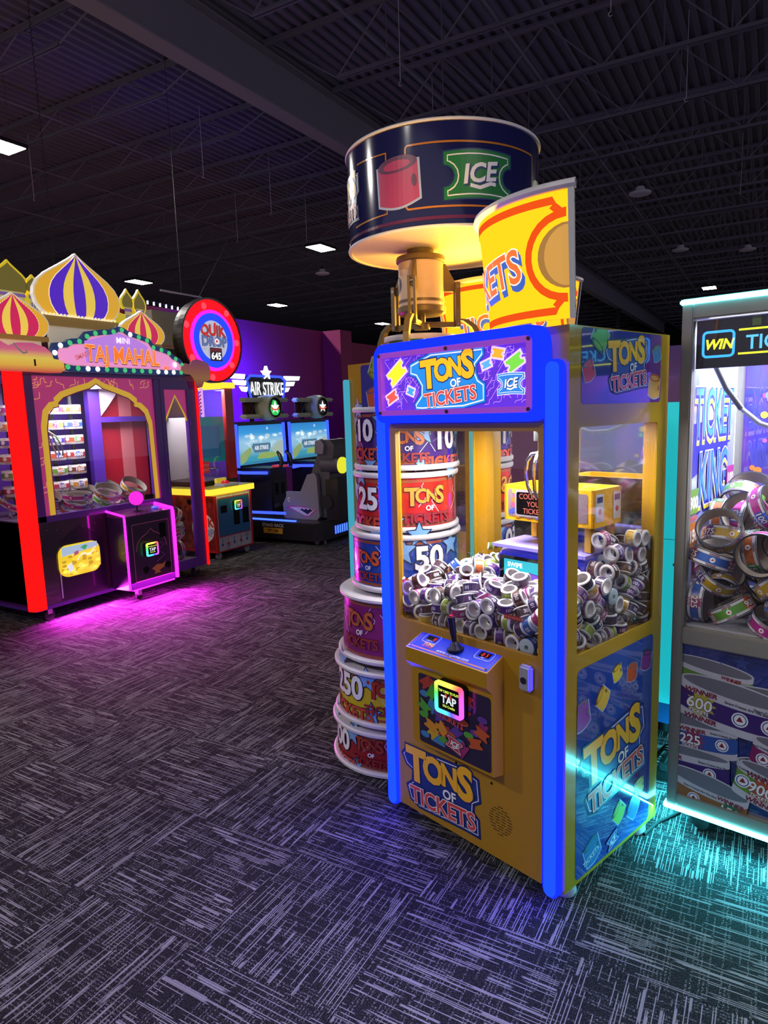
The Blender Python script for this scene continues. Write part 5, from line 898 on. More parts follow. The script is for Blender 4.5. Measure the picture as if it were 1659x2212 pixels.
# prize columns
PR = [('1500','#c0622a','brown'),('225','#3a5fc0','blue'),('150','#c0502f','orange'),('5000','#b03030','red'),('1500','#6a3a34','dark brown'),('375','#c08a3a','gold')]
PR2 = [('100','#a03a8a','pink'),('75','#d08a4a','amber'),('600','#4a3a9a','violet'),('150','#c0502f','orange'),('900','#5f9a3a','green'),('500','#b03050','red')]
for ci, (cy_, lst, where) in enumerate(((1.38,PR2,'column by the red corner light'),(1.775,PR2,'column left of the front prize column'),(1.965,PR,'front prize column'))):
    for i, (num, hx, cn) in enumerate(lst):
        z = 1.645-.1335*i; o = MB().lathe([(.02,0),(.088,0),(.090,.004),(.090,.076),(.088,.08),(.02,.08)],mat('prize_white','#d9d4d6',.5),n=36).build('prize_roll')
        o.location = (-4.98,cy_,z); setp(o,'ticket roll, %s %s band, %s down the %s'%(cn,num,('first','second','third','fourth','fifth','sixth')[i],where),'ticket roll','prize rolls in the domed machine')
        A = Art(curved(0,0,0,.0905,radians(-36)),.0006); A.poly(rect(-.15,.15,.020,.060),P_('pz'+hx.strip('#'),hx)); A.poly(star(.035,.044,.030,10,.7),P_('pzb%d'%i,('#e07a1f','#d03a9a','#3f9a3a','#3a5fd0','#e0762a','#4a3ab0')[i]),k=2); A.text(num,.04,.028,.042,P_('pzk','#222030'),.06,k=3); A.text(num,.04,.028,.042,P_('pzw','#eee9ee'),.03,k=4); A.poly(circ(-.045,.044,.017,n=14),P_('pzw','#eee9ee'),k=2); A.text('PASTIME ROLL',.0,.071,.012,P_('pzk','#222030'),.0,k=1); A.text('TICKETS TO WIN',.0,.006,.012,P_('pzk','#222030'),.0,k=1)
        A.build('printed_band', o)
for cy_ in (1.38,1.775,1.965): o = MB().cyl((-4.98-DX,cy_,.81),(-4.98-DX,cy_,1.90),.019,DARK,n=10).build('prize_pole', DM)
def tiltq(r, ax, ang, dz=0):
    q = Quaternion(ax, ang); return [r[0],r[1],r[2]+dz*2000,q.w*200,q.x*200,q.y*200,q.z*200]
rn = random.Random(21); JR = []
for i, r in enumerate(sorted(dec(DATA_J), key=lambda r: -r[2])[:26]): JR.append(tiltq(r,Vector((rn.uniform(-.4,.4),1,rn.uniform(-.2,.2))).normalized(),rn.uniform(.1,.65),rn.uniform(0,.04)))
ring_pile(JR,.118,.056,Matrix.Translation((-4.455,1.19,0)),'in the domed machine','%s ticket rings in the domed machine',.045,(1,7,1,0,3,0),9,skip=lambda p: p.y > 1.14)
DR = [[-.22*2000,.25*2000,z*2000]+[c*200 for c in Quaternion((1,.2*(-1)**k,0),a).normalized()] for k,(z,a) in enumerate(((.27,1.45),(.42,.5),(.50,.25),(.60,.9)))]
ring_pile(DR,.118,.056,Matrix.Translation((-4.40,2.46,0)),'behind the domed machine door','%s ticket rings behind the side door',0,(0,5,1,0,2,0),5)
# lower front: niche and treasure window
A = Art(Ef(-.0095),.0004); N1 = [(1.33,.14),(1.33,.56),(1.37,.60),(1.38,.64),(1.43,.66),(1.46,.69),(1.50,.70),(1.55,.735),(1.60,.70),(1.64,.69),(1.67,.66),(1.72,.64),(1.73,.60),(1.77,.56),(1.77,.14)]
A.poly(N1,P_('niche_dark','#120a1e')); A.line([(1.345,.16),(1.345,.54)],.012,P_('niche_line','#c9b9d8')); A.build('niche_print', DM); A = Art(Ef(-.0098),.0004); rn = random.Random(3)
for i in range(40): A.poly(circ(rn.uniform(1.25,2.4),rn.uniform(.5,.78),.003,n=6),P_('star_dot','#d8b8d8'),k=1)
A.build('star_dots', DM, kind='stuff')
b = MB(); b.prism(rrect(1.335,1.715,.325,.585,.08),-.01,.006,lit('treasure_glow','#d8bf2c',.95),Ef()); b.build('treasure_window', DM,'lit picture of yellow coins')
A = Art(Ef(.0065),.0008); rn = random.Random(4)
for i in range(60):
    y_ = rn.uniform(1.36,1.69); z_ = rn.uniform(.345,.50); A.poly(circ(y_,z_,.022,.013,12),lit('coin%d'%(i%3),('#e6d03a','#b89a22','#f0e060')[i%3],.9),k=1+i%4)
for i in range(12): A.poly(circ(1.50+.015*i,.455+.02*sin(i*.6)+.006*i,.009,n=10),lit('pearl','#e8e0c8',.9),k=6)
A.poly([(1.36,.575),(1.69,.575),(1.69,.53),(1.36,.50)],lit('chest_lid','#9ab4c8',.9),k=5); A.poly([(1.53,.55),(1.57,.565),(1.60,.555),(1.57,.52)],lit('emerald','#3f9a5a',.9),k=6); A.poly([(1.47,.52),(1.51,.53),(1.51,.50),(1.47,.49)],lit('ruby','#a0506a',.9),k=6); A.poly([(1.40,.42),(1.44,.44),(1.45,.38),(1.41,.36)],lit('diamond','#cfd8e8',.9),k=6)
A.build('treasure_print', DM)
# console
cx1 = .22; y0, y1 = 1.815, 2.345
b = MB(); b.box(.0,cx1,y0,y1,.125,.755,mat('console_body','#2a0f3a',.3,coat=.5)); b.build('console', DM)
b = MB(); V = [(.0,y0,.755),(cx1,y0,.755),(cx1,y1,.755),(.0,y1,.755),(.0,y0,.80),(cx1,y0,.765),(cx1,y1,.765),(.0,y1,.80)]; b.add(V,[(0,3,2,1),(4,5,6,7),(0,1,5,4),(1,2,6,5),(2,3,7,6),(3,0,4,7)],mat('console_top','#5a1f5a',.25,coat=.5)); b.build('console_top', DM)
b = MB(); b.tube([(.0,y0,.805),(cx1,y0,.772),(cx1+.004,y0,.75),(cx1+.004,y0,.13)],.010,PINK_LED,n=8); b.build('console_light', DM,'magenta light strip')
b = MB(); b.tube([(.0,y1,.805),(cx1,y1,.772),(cx1+.004,y1+.0,.745),(cx1+.004,y1,.13)],.017,PINK_LED,n=8); b.build('console_light', DM,'magenta light strip')
MB().rbox(.03,cx1-.01,y0+.05,y1-.02,.108,.122,PINK_LED,.003).build('underglow_light', DM,'magenta light under the console')
b = MB(); b.cyl((.11,2.05,.78),(.11,2.05,.84),.008,BLACK,n=10); b.cyl((.11,2.05,.777),(.11,2.05,.785),.035,BLACK,n=18); b.build('joystick', DM)
b = MB(); b.lathe([(.062*sin(pi*i/12),-.062*cos(pi*i/12)) for i in range(13)],led('ball_magenta',(1,.03,.75),1.05),(.11,2.05,.895),n=24); b.build('ball_top', DM,'glowing magenta ball knob')
MB().lathe([(.035*cos(pi/2*i/6),.02*sin(pi/2*i/6)) for i in range(7)],lit('button_blue','#5a5ae0',.8),(.12,2.24,.785),n=18).build('button', DM)
A = Art(Ef(cx1+.001),.0008); cl = P_('console_line','#b85a8a'); A.poly(rrect(1.87,2.30,.17,.70,.01),P_('console_print','#2a1030')); A.line(rrect(1.885,2.285,.185,.685,.01),.006,cl,True); A.line([(1.91,.45),(1.93,.52),(1.97,.56),(2.05,.60),(2.08,.63),(2.11,.60),(2.19,.56),(2.23,.52),(2.25,.45)],.007,cl); A.poly(rect(2.18,2.25,.53,.66),SCREENBLACK)
A.line([(2.17,.49),(2.22,.47),(2.15,.42),(2.22,.37),(2.12,.32)],.008,P_('lamp_smoke','#8a5aa8')); A.poly([(2.06,.27),(2.12,.30),(2.18,.29),(2.22,.31),(2.20,.26),(2.14,.24),(2.16,.22),(2.08,.22),(2.10,.24)],P_('lamp_gold','#b8863a')); A.poly(circ(2.00,.27,.03,n=16),SCREENBLACK); A.poly(circ(2.25,.27,.03,n=16),SCREENBLACK); A.build('console_print', DM)
card_reader(DM,(cx1+.002,2.06,.45),.13,'east')
# marquee sign with bulbs
sg = [(1.44,2.0),(1.425,2.12),(1.46,2.19),(1.55,2.20),(1.60,2.23),(1.70,2.24),(1.76,2.30),(1.90,2.325),(2.0,2.335),(2.06,2.365),(2.12,2.36),(2.17,2.335),(2.28,2.315),(2.40,2.285),(2.44,2.235),(2.55,2.215),(2.62,2.195),(2.66,2.16),(2.74,2.13),(2.785,2.08),(2.785,1.98),(2.60,1.976),(2.1,1.976),(1.6,1.976)]
b = MB(); b.prism(sg,.0,.05,mat('sign_navy','#143a7a',.3,coat=.4,emit=.35),Ef()); b.build('marquee', DM)
isg = inset(sg,.052); A = Art(Ef(.0505),.0012); A.poly(inset(sg,.043),lit('sign_edge','#c88aa0',.8)); A.poly(isg,lit('sign_pink','#e08cc4',.9)); A.poly([(1.72,2.05),(1.72,2.22),(1.9,2.27),(2.06,2.31),(2.25,2.265),(2.36,2.22),(2.36,2.08)],lit('sign_lilac','#b07ad8',.9))
tk = lit('taj_orange','#e8702a',1.0); ty = lit('taj_yellow','#f0c878',.9); tr = lit('taj_maroon','#7a2a3a',.8)
A.text('TAJ MAHAL',2.10,2.055,.185,tr,.05,0,.80,-.015); A.text('TAJ MAHAL',2.10,2.060,.185,ty,.035,0,.80,-.015); A.text('TAJ MAHAL',2.10,2.060,.185,tk,.01,0,.80,-.015)
A.text('MINI',2.10,2.225,.07,lit('sign_white','#f0ecf6',1),.01); A.otext('SMART',1.70,2.09,.05,lit('sign_rose','#e07a8a',.9),tr,.0,.03,0,1,.35); A.text('MX',2.56,2.02,.045,tk,.02); A.poly(circ(2.66,2.07,.025,n=16),lit('sign_white','#f0ecf6',1)); A.build('marquee_print', DM)
bg = led('bulb_green',(.08,.62,.22),.9); bw = led('bulb_white',(.85,.95,1.0),2.2)
ring = inset(sg,.024); seg = []; tot = 0
for i in range(len(ring)):
    a = Vector(ring[i]); c = Vector(ring[(i+1)%len(ring)]); seg.append((a,c,(c-a).length)); tot += (c-a).length
nb_ = 32
for i in range(nb_):
    d = tot*i/nb_; j = 0
    while d > seg[j][2]: d -= seg[j][2]; j += 1
    p = seg[j][0].lerp(seg[j][1], d/seg[j][2]); m = bw if i in (1,2,10,19,20,21,28,29) else bg
    MB().lathe([(.021*cos(pi/2*k/4),.014*sin(pi/2*k/4)) for k in range(5)],m,n=12,T=Matrix.Translation((.05,p.x,p.y))@Matrix.Rotation(pi/2,4,'Y')).build('bulb', DM)
# onion domes
PRF = [(.74,0),(.86,.07),(.96,.17),(1,.29),(.975,.40),(.88,.52),(.72,.63),(.52,.73),(.33,.82),(.17,.90),(.06,.96),(0,1)]
def dome(yc, z0, w, h, c1, c2, xx, e=.95):
    out = [(yc-w*p,z0+h*q) for p,q in PRF]+[(yc+w*p,z0+h*q) for p,q in PRF[::-1][1:]]
    gold = lit('dome_gold','#dba62c',e*.8); gold2 = lit('dome_pale','#e8c850',e*.8); m1 = lit('dome_'+c1.strip('#'),c1,e); wh = lit('dome_white','#eee6e0',e)  # domes are no lamps: light from the front is put into their emission
    b = MB(); b.prism(inset(out,-.010),-.02,.02,mat('dome_edge','#e6e0d8',.4,emit=.4),Ef(xx)); o = b.build('dome', DM)
    A = Art(Ef(xx+.0205),.0012); A.poly(out,gold,k=1)
    for k0, k1, m in ((-.68,-.37,m1),(-.37,-.13,gold2),(-.13,.15,m1),(.15,.38,gold2),(.38,.70,m1)):
        L = [(yc+w*p*k0,z0+h*q) for p,q in PRF]; R_ = [(yc+w*p*k1,z0+h*q) for p,q in PRF]; A.put(L+R_,[(i,i+1,len(PRF)+i+1,len(PRF)+i) for i in range(len(PRF)-1)],m,2)
    A.build('dome_stripes', o)
    A = Art(Ef(xx+.0215),.0012)
    for k0 in (-.68,-.37,-.13,.15,.38,.70):
        pts = []
        for i in range(len(PRF)-1):
            for t_ in range(4 if w > .3 else 2): f_ = t_/(4 if w > .3 else 2); pts.append((yc+w*k0*(PRF[i][0]*(1-f_)+PRF[i+1][0]*f_), z0+h*(PRF[i][1]*(1-f_)+PRF[i+1][1]*f_)))
        for p in pts[:-3]: A.poly(circ(p[0],p[1],.0075 if w > .3 else .005,n=8),wh,k=1)
    A.build('dome_beads', o)
dome(1.812,2.425,.395,.495,'#4a1fb0','#d8a030',-.10); dome(1.21,2.235,.27,.30,'#b81f50','#d8a030',-.06); dome(2.405,2.255,.245,.275,'#b81f50','#d8a030',-.06)
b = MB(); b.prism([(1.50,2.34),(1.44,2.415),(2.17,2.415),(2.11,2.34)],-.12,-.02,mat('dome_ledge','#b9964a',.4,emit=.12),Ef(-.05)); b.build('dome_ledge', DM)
for i in range(22): MB().cyl((-.068,1.46+.032*i,2.425),(-.060,1.46+.032*i,2.425),.010,lit('bead','#f0e6b0',.9),n=8).build('bead', DM)
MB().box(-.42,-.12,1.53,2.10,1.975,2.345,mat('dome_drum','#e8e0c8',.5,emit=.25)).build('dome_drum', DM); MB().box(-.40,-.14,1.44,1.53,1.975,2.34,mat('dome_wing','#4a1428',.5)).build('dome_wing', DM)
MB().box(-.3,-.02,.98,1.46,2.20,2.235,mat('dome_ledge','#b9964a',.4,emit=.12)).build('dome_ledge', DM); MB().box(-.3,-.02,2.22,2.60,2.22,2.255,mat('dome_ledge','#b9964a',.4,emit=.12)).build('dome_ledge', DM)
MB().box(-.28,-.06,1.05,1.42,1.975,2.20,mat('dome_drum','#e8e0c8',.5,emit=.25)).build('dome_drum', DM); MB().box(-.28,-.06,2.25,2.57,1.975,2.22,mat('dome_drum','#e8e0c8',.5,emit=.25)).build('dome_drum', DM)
# cloud panels on the corners
def cloud(name, P, x, grad):
    b = MB(); b.prism(P,x,x+.012,grad,Ef()); b.build(name, DM)
def gradmat(name, stops, axis=2, lo=0, hi=1, e=.75):
    m = mat(name,'#ffffff',.2,coat=.5,var=0); nt = m.node_tree; b = nt.nodes['Principled BSDF']; tc = nt.nodes.new('ShaderNodeTexCoord'); sp = nt.nodes.new('ShaderNodeSeparateXYZ'); nt.links.new(tc.outputs['Object'],sp.inputs[0])
    mr = nt.nodes.new('ShaderNodeMapRange'); mr.inputs[1].default_value = lo; mr.inputs[2].default_value = hi; nt.links.new(sp.outputs[axis],mr.inputs[0]); r = nt.nodes.new('ShaderNodeValToRGB'); nt.links.new(mr.outputs[0],r.inputs[0])
    r.color_ramp.elements[0].color = lin(stops[0]); r.color_ramp.elements[1].color = lin(stops[-1])
    for i, s in enumerate(stops[1:-1]): q = r.color_ramp.elements.new((i+1)/(len(stops)-1)); q.color = lin(s)
    nt.links.new(r.outputs[0],b.inputs['Base Color'])
    if e: nt.links.new(r.outputs[0],b.inputs['Emission Color']); b.inputs['Emission Strength'].default_value = e
    return m
CLD = gradmat('cloud_print',('#c02a3a','#d8a83a','#d8c04a','#c8607a','#b8487a'),2,1.95,2.17)
cloud('cloud_panel',[(.95,1.955),(1.20,1.955),(1.35,1.95),(1.46,1.955),(1.505,1.985),(1.505,2.02),(1.46,2.055),(1.41,2.06),(1.40,2.10),(1.35,2.145),(1.25,2.17),(1.13,2.165),(1.06,2.14),(1.0,2.17),(.95,2.17)],.075,CLD)
cloud('cloud_panel',[(2.93,1.86),(2.99,1.87),(3.02,1.92),(3.10,1.94),(3.115,2.05),(3.09,2.10),(3.02,2.12),(2.95,2.135),(2.88,2.12),(2.85,2.08),(2.79,2.09),(2.745,2.06),(2.735,2.02),(2.78,1.99),(2.85,1.985),(2.89,1.95)],.05,gradmat('cloud_print_b',('#a83a4a','#c88a4a','#b86a5a','#a04a80'),2,1.86,2.13,.25))
A = Art(Ef(.0875)); A.line([(1.10,2.16),(1.13,2.12),(1.17,2.09),(1.20,2.10),(1.19,2.115)],.014,P_('cloud_curl','#f0e8ea')); A.poly(rect(1.245,1.26 if True else 0,2.0,2.05),BLACK); A.poly(rect(1.495,1.502,1.99,2.03),BLACK); A.build('cloud_curl', DM)
# casters
for x_, y_ in ((-.06,1.24),(-.06,2.84),(D+.1,1.24),(.12,1.98)):
    r_ = .045 if x_ < 0 else .03
    MB().cyl((x_-.014,y_,r_),(x_+.014,y_,r_),r_,RUBBER,n=22).build('caster', DM); MB().box(x_-.022,x_+.022,y_-.02,y_+.02,r_+.012,.115,STEEL).build('caster_fork', DM)
lamp('underglow_lamp', DM, (.235,2.08,.20), .10, 55, (1,.03,.85), rot=(0,-.9,0), size_y=.5); lamp('underglow_lamp', DM, (.02,1.55,.10), .08, 34, (1,.03,.85), rot=(0,-.8,0), size_y=.6)
# ================================================================ ball-drop machine beside it
QX = -4.75
QD = thing('ball_drop_game','red and yellow ball drop game with a round lit sign','arcade machine',(QX,0,0))
RED = mat('game_red','#b3201f',.3,coat=.4); PRW = poster_mat('game_print_white','#b9b6c4','#a9a6b8','#c9c6d0',.35,6); YLED = led('yellow_led',(1,.78,.05),1.15); RED2 = led('red_strip',(1,.02,.01),1.0)
MB().box(-.70,0,3.44,4.05,.085,.72,RED).build('base_cabinet', QD)
A = Art(Ef(.001),.0008); A.poly(rect(3.475,4.015,.10,.715),PRW,k=1); A.poly(rect(3.487,4.0,.25,.69),P_('qd_red','#a8262a'),k=2); A.poly(rect(3.495,3.992,.262,.68),P_('qd_blue','#1f5f94'),k=3)
for y_, z0, z1 in ((3.53,.52,.60),(3.73,.36,.54),(3.88,.36,.54)): A.poly(rect(y_,y_+.10,z0,z1),SCREENBLACK,k=4)
for y_, c_ in ((3.53,'#2a4f9a'),(3.62,'#b03a3a'),(3.72,'#2a4f9a'),(3.83,'#b03a3a'),(3.93,'#2a4f9a')): A.line([(y_,.24),(y_,.17)],.008,P_('qa'+c_.strip('#'),c_),k=2); A.poly([(y_-.022,.175),(y_+.022,.175),(y_,.14)],P_('qa'+c_.strip('#'),c_),k=2)
rn = random.Random(2)
for i in range(50): A.line(circ(rn.uniform(3.5,4.0),rn.choice((rn.uniform(.11,.24),rn.uniform(.695,.71))),.015,n=10),.003,P_('qring','#8f8ca4'),True,k=2)
A.build('front_print', QD); card_reader(QD,(.004,3.79,.585),.115,'east')
P = rrect(-.75,.05,3.30,4.11,.09); b = MB(); b.prism(P,.74,.80,YLED,lambda u,v,d: (u,v,d)); b.build('yellow_tray', QD,'glowing yellow shelf'); MB().box(-.70,.02,3.36,4.06,.795,.806,mat('tray_top','#c8c040',.4)).build('tray_top', QD)
b = MB(); b.rbox(-.16,.0,3.62,3.86,.806,.835,mat('button_base','#c9d0dc',.35),.008); b.build('button_base', QD); MB().lathe([(.045,0),(.045,.015),(.03,.03),(0,.034)],mat('button_red','#d0202a',.25,emit=.4),(-.08,3.72,.835),n=20).build('big_button', QD); MB().rbox(-.19,-.15,3.66,3.82,.835,.89,mat('sign_tab','#d8c83a',.4,emit=.4),.005).build('instruction_tab', QD)
# glass tower
MB().box(-.85,-.25,3.50,4.12,.80,.86,BLACK).build('tower_base', QD)
MB().box(-.30,-.25,3.985,4.115,.86,1.90,RED).build('tower_post', QD); MB().box(-.30,-.25,3.50,3.52,.86,1.90,RED2).build('tower_edge_light', QD); MB().box(-.85,-.82,3.50,4.115,.86,1.90,mat('tower_back','#b9b2c0',.4)).build('tower_back', QD)
MB().box(-.262,-.258,3.52,3.99,.86,1.90,GLASS).build('tower_glass', QD); MB().box(-.84,-.24,4.113,4.118,.86,1.90,GLASS).build('tower_glass', QD); MB().box(-.84,-.24,3.498,3.502,.86,1.90,GLASS).build('tower_glass', QD)
MB().box(-.85,-.22,3.49,4.13,1.90,1.965,YLED).build('tower_top_light', QD,'glowing yellow top')
b = MB(); b.prism(rrect(3.54,4.09,1.06,1.58,.03),-.36,-.35,mat('teal_playfield','#1f8a94',.25,emit=.25),Ef()); b.build('playfield', QD); b = MB(); b.prism(rect(3.62,3.97,1.12,1.48),-.348,-.345,mat('blue_screen','#2f6f9c',.2,emit=.25),Ef()); b.build('playfield_window', QD)
MB().box(-.80,-.35,3.56,3.66,1.58,1.90,mat('ball_chute','#c8c0cc',.4)).build('ball_chute', QD); MB().box(-.36,-.34,3.70,3.735,1.58,1.90,led('chute_light',(.75,.35,1.0),1.1)).build('chute_light', QD)
for z_ in [1.62+.04*i for i in range(7)]: MB().lathe([(.012*sin(pi*i/6),-.012*cos(pi*i/6)) for i in range(7)],mat('ball_pink','#b02a6a',.3),(-.345,3.69,z_),n=10).build('ball', QD)
for k, (y_, r_) in enumerate(((3.62,.06),(3.78,.075),(3.92,.06))): MB().lathe([(r_*.8,0),(r_,.12)],ACRYL,(-.45,y_,.86),n=24).lathe([(r_,.115),(r_+.006,.12),(r_,.125)],BLACK,(-.45,y_,.86),n=24).build('ball_cup', QD)
b = MB(); b.prism(rrect(3.56,3.72,.95,1.08,.02),-.31,-.30,mat('jackpot_red','#c02a2a',.35,emit=.3),Ef()); b.build('catch_sign', QD); A = Art(Ef(-.2995)); A.text('CATCH',3.64,1.025,.04,WHITE,.02); A.text('JACKPOT',3.64,.975,.034,WHITE,.02); A.build('catch_lettering', QD)
# red window seen through the side door, with balls
A = Art(flat(-.6,3.438,0,(1,0,0),(0,0,1)),.001); A.poly(rect(.02,.58,.12,.70),P_('ball_red','#7a2420',0,.3)); rn = random.Random(6)
for i in range(70): A.poly(circ(rn.uniform(.05,.55),rn.uniform(.14,.68),.035,n=14),P_('ballr%d'%(i%3),('#8f3026','#702018','#a04030')[i%3],0,.3),k=2+i%4)
A.poly(circ(.42,.36,.17,n=28),P_('disc_w','#cfc4ae'),k=7); A.text('QUIK',.42,.38,.13,P_('qd_redl','#b82a2a'),.03,k=8); A.text('DROP',.42,.27,.12,P_('qd_bluel','#7a86a8'),.03,k=8); A.build('side_print', QD)
for x_ in (-.06,-.6):
    for y_ in (3.52,3.98): MB().cyl((x_-.012,y_,.04),(x_+.012,y_,.04),.04,mat('caster_white','#8a8a90',.4),n=16).build('caster', QD); MB().box(x_-.02,x_+.02,y_-.018,y_+.018,.05,.087,STEEL).build('caster_fork', QD)
lamp('tower_fill_lamp', QD, (-.5,3.8,1.89), .3, 14, (1,.95,.9), size_y=.4); lamp('tray_lamp', QD, (.03,3.75,.735), .04, .6, (1,.85,.15), rot=(0,-.5,0), size_y=.6)  # white lamp inside the tower is added to brighten it
# round sign
sy, sz = 3.588, 2.385; ring_red = led('sign_red',(1,.010,.02),1.05); ring_mag = led('sign_magenta',(1,.02,.75),1.25); ring_blue = led('sign_blue',(.02,.06,1.0),1.3)
b = MB(); b.prism(circ(sy,sz,.43,.425,56),-.14,-.02,mat('sign_body','#1a1014',.4),Ef()); b.build('sign_body', QD)
b = MB(); b.ringprism(circ(sy,sz,.435,.43,56),circ(sy,sz,.30,.295,56),-.02,.0,ring_red,Ef()); b.build('sign_red_ring', QD,'red lit ring')
b = MB(); b.ringprism(circ(sy,sz,.325,.32,56),circ(sy,sz,.285,.28,56),.0,.015,ring_mag,Ef()); b.build('sign_pink_ring', QD); b = MB(); b.ringprism(circ(sy,sz,.29,.285,56),circ(sy,sz,.215,.21,56),.0,.02,ring_blue,Ef()); b.build('sign_blue_ring', QD,'blue lit ring')
b = MB(); b.ringprism(circ(sy,sz,.45,.445,56),circ(sy,sz,.432,.427,56),-.06,.012,mat('sign_rim','#3a3038',.3,.3),Ef()); b.build('sign_rim', QD)
for k in range(34):
    a = 2*pi*k/34; q = .37+.022*(k%2); MB().lathe([(.036*cos(pi/2*i/4),.025*sin(pi/2*i/4)) for i in range(5)],ring_red if k%5 else led('sign_red_b',(1,.05,.08),1.6),n=12,T=Matrix.Translation((.0,sy+q*cos(a),sz+q*sin(a)*.985))@Matrix.Rotation(pi/2,4,'Y')).build('sign_bulb', QD)
A = Art(Ef(.008),.0015); A.poly(circ(sy,sz,.218,.213,40),lit('sign_face','#b9bccc',.85)); rn = random.Random(9)
for i in range(26): a = rn.uniform(0,6.28); q = rn.uniform(.02,.19); A.line(circ(sy+q*cos(a),sz+q*sin(a),.022,n=12),.005,lit('face_ring','#9a9db4',.8),True,k=2)
A.k = 3; n1 = lit('qd_dark','#2a2030',.6); r1 = lit('qd_letter_red','#c02420',.95); b1 = lit('qd_letter_blue','#5a6ea8',.9)
A.otext('QUIK',sy,sz+.055,.150,r1,n1,.03,.025); A.otext('DROP',sy+.01,sz-.055,.140,b1,n1,.03,.025); A.poly(circ(sy+.042,sz-.005,.032,n=18),lit('drop_white','#e6e2e6',.9)); A.poly(circ(sy+.042,sz-.005,.014,n=14),r1); A.poly(circ(sy+.025,sz+.175,.016,n=12),r1)
A.poly(rect(sy-.075,sy+.105,sz-.215,sz-.075),n1); A.text('JACKPOT',sy+.015,sz-.110,.038,lit('jp_red','#a02a2a',.8),.02); A.text('645',sy+.015,sz-.195,.10,lit('jp_white','#f4f6fa',1.2),.03); A.poly([(sy-.13,sz-.235),(sy+.16,sz-.235),(sy+.02,sz-.29)],ring_blue); A.build('sign_print', QD)
# ================================================================ twin flying game
FG = thing('flying_game','twin seat flying game with blue light rails and winged sign','arcade machine',(0,0,0))
DG = mat('game_dark','#16151c',.4,coat=.2); GREY = mat('seat_grey','#4f4c55',.5); GREYL = mat('seat_panel','#85808c',.4); OLIVE = mat('engine_olive','#b9bf9e',.45,var=.1); BL = led('rail_blue',(.03,.08,1.0),4.0); BLW = led('rail_core',(.03,.06,1.0),2.6)
b = MB(); b.prism([(-5.95,4.47),(-4.20,4.47),(-4.10,4.56),(-4.10,6.95),(-5.95,6.95)],.065,.27,DG,lambda u,v,d: (u,v,d)); b.build('base', FG)
MB().box(-5.90,-4.15,4.50,6.92,.27,.28,mat('base_deck','#24222c',.35)).build('base_deck', FG)
A = Art(flat(0,4.469,0,(1,0,0),(0,0,1)),.0012); A.text('STAND BACK',-4.80,.215,.055,P_('fg_white','#a8a8ae'),.03,k=1); A.poly(rect(-4.95,-4.65,.13,.20),P_('fg_amber','#b88a2f'),k=1); A.text('3FT (1M)',-4.80,.15,.045,P_('fg_dark','#33260f'),.03,k=2); A.build('warning_print', FG)
for i in range(6): MB().box(-4.101,-4.096,4.80+.05*i,4.825+.05*i,.11,.21,BL).build('vent_light', FG)
for x_, y_ in ((-4.25,4.62),(-5.7,4.62),(-4.25,6.7)):
    MB().cyl((x_-.012,y_,.032),(x_+.012,y_,.032),.032,mat('caster_white','#8a8a90',.4),n=14).build('caster', FG); MB().cyl((x_+.08,y_+.06,0),(x_+.08,y_+.06,.065),.015,STEEL,n=10).build('levelling_foot', FG)
MB().tube([(-5.36,4.50,.425),(-5.22,4.50,.375),(-4.62,4.50,.385)],.018,BLW,n=8).build('foot_rail_light', FG); MB().box(-5.4,-4.5,4.52,4.56,.28,.295,BL).build('deck_light', FG)
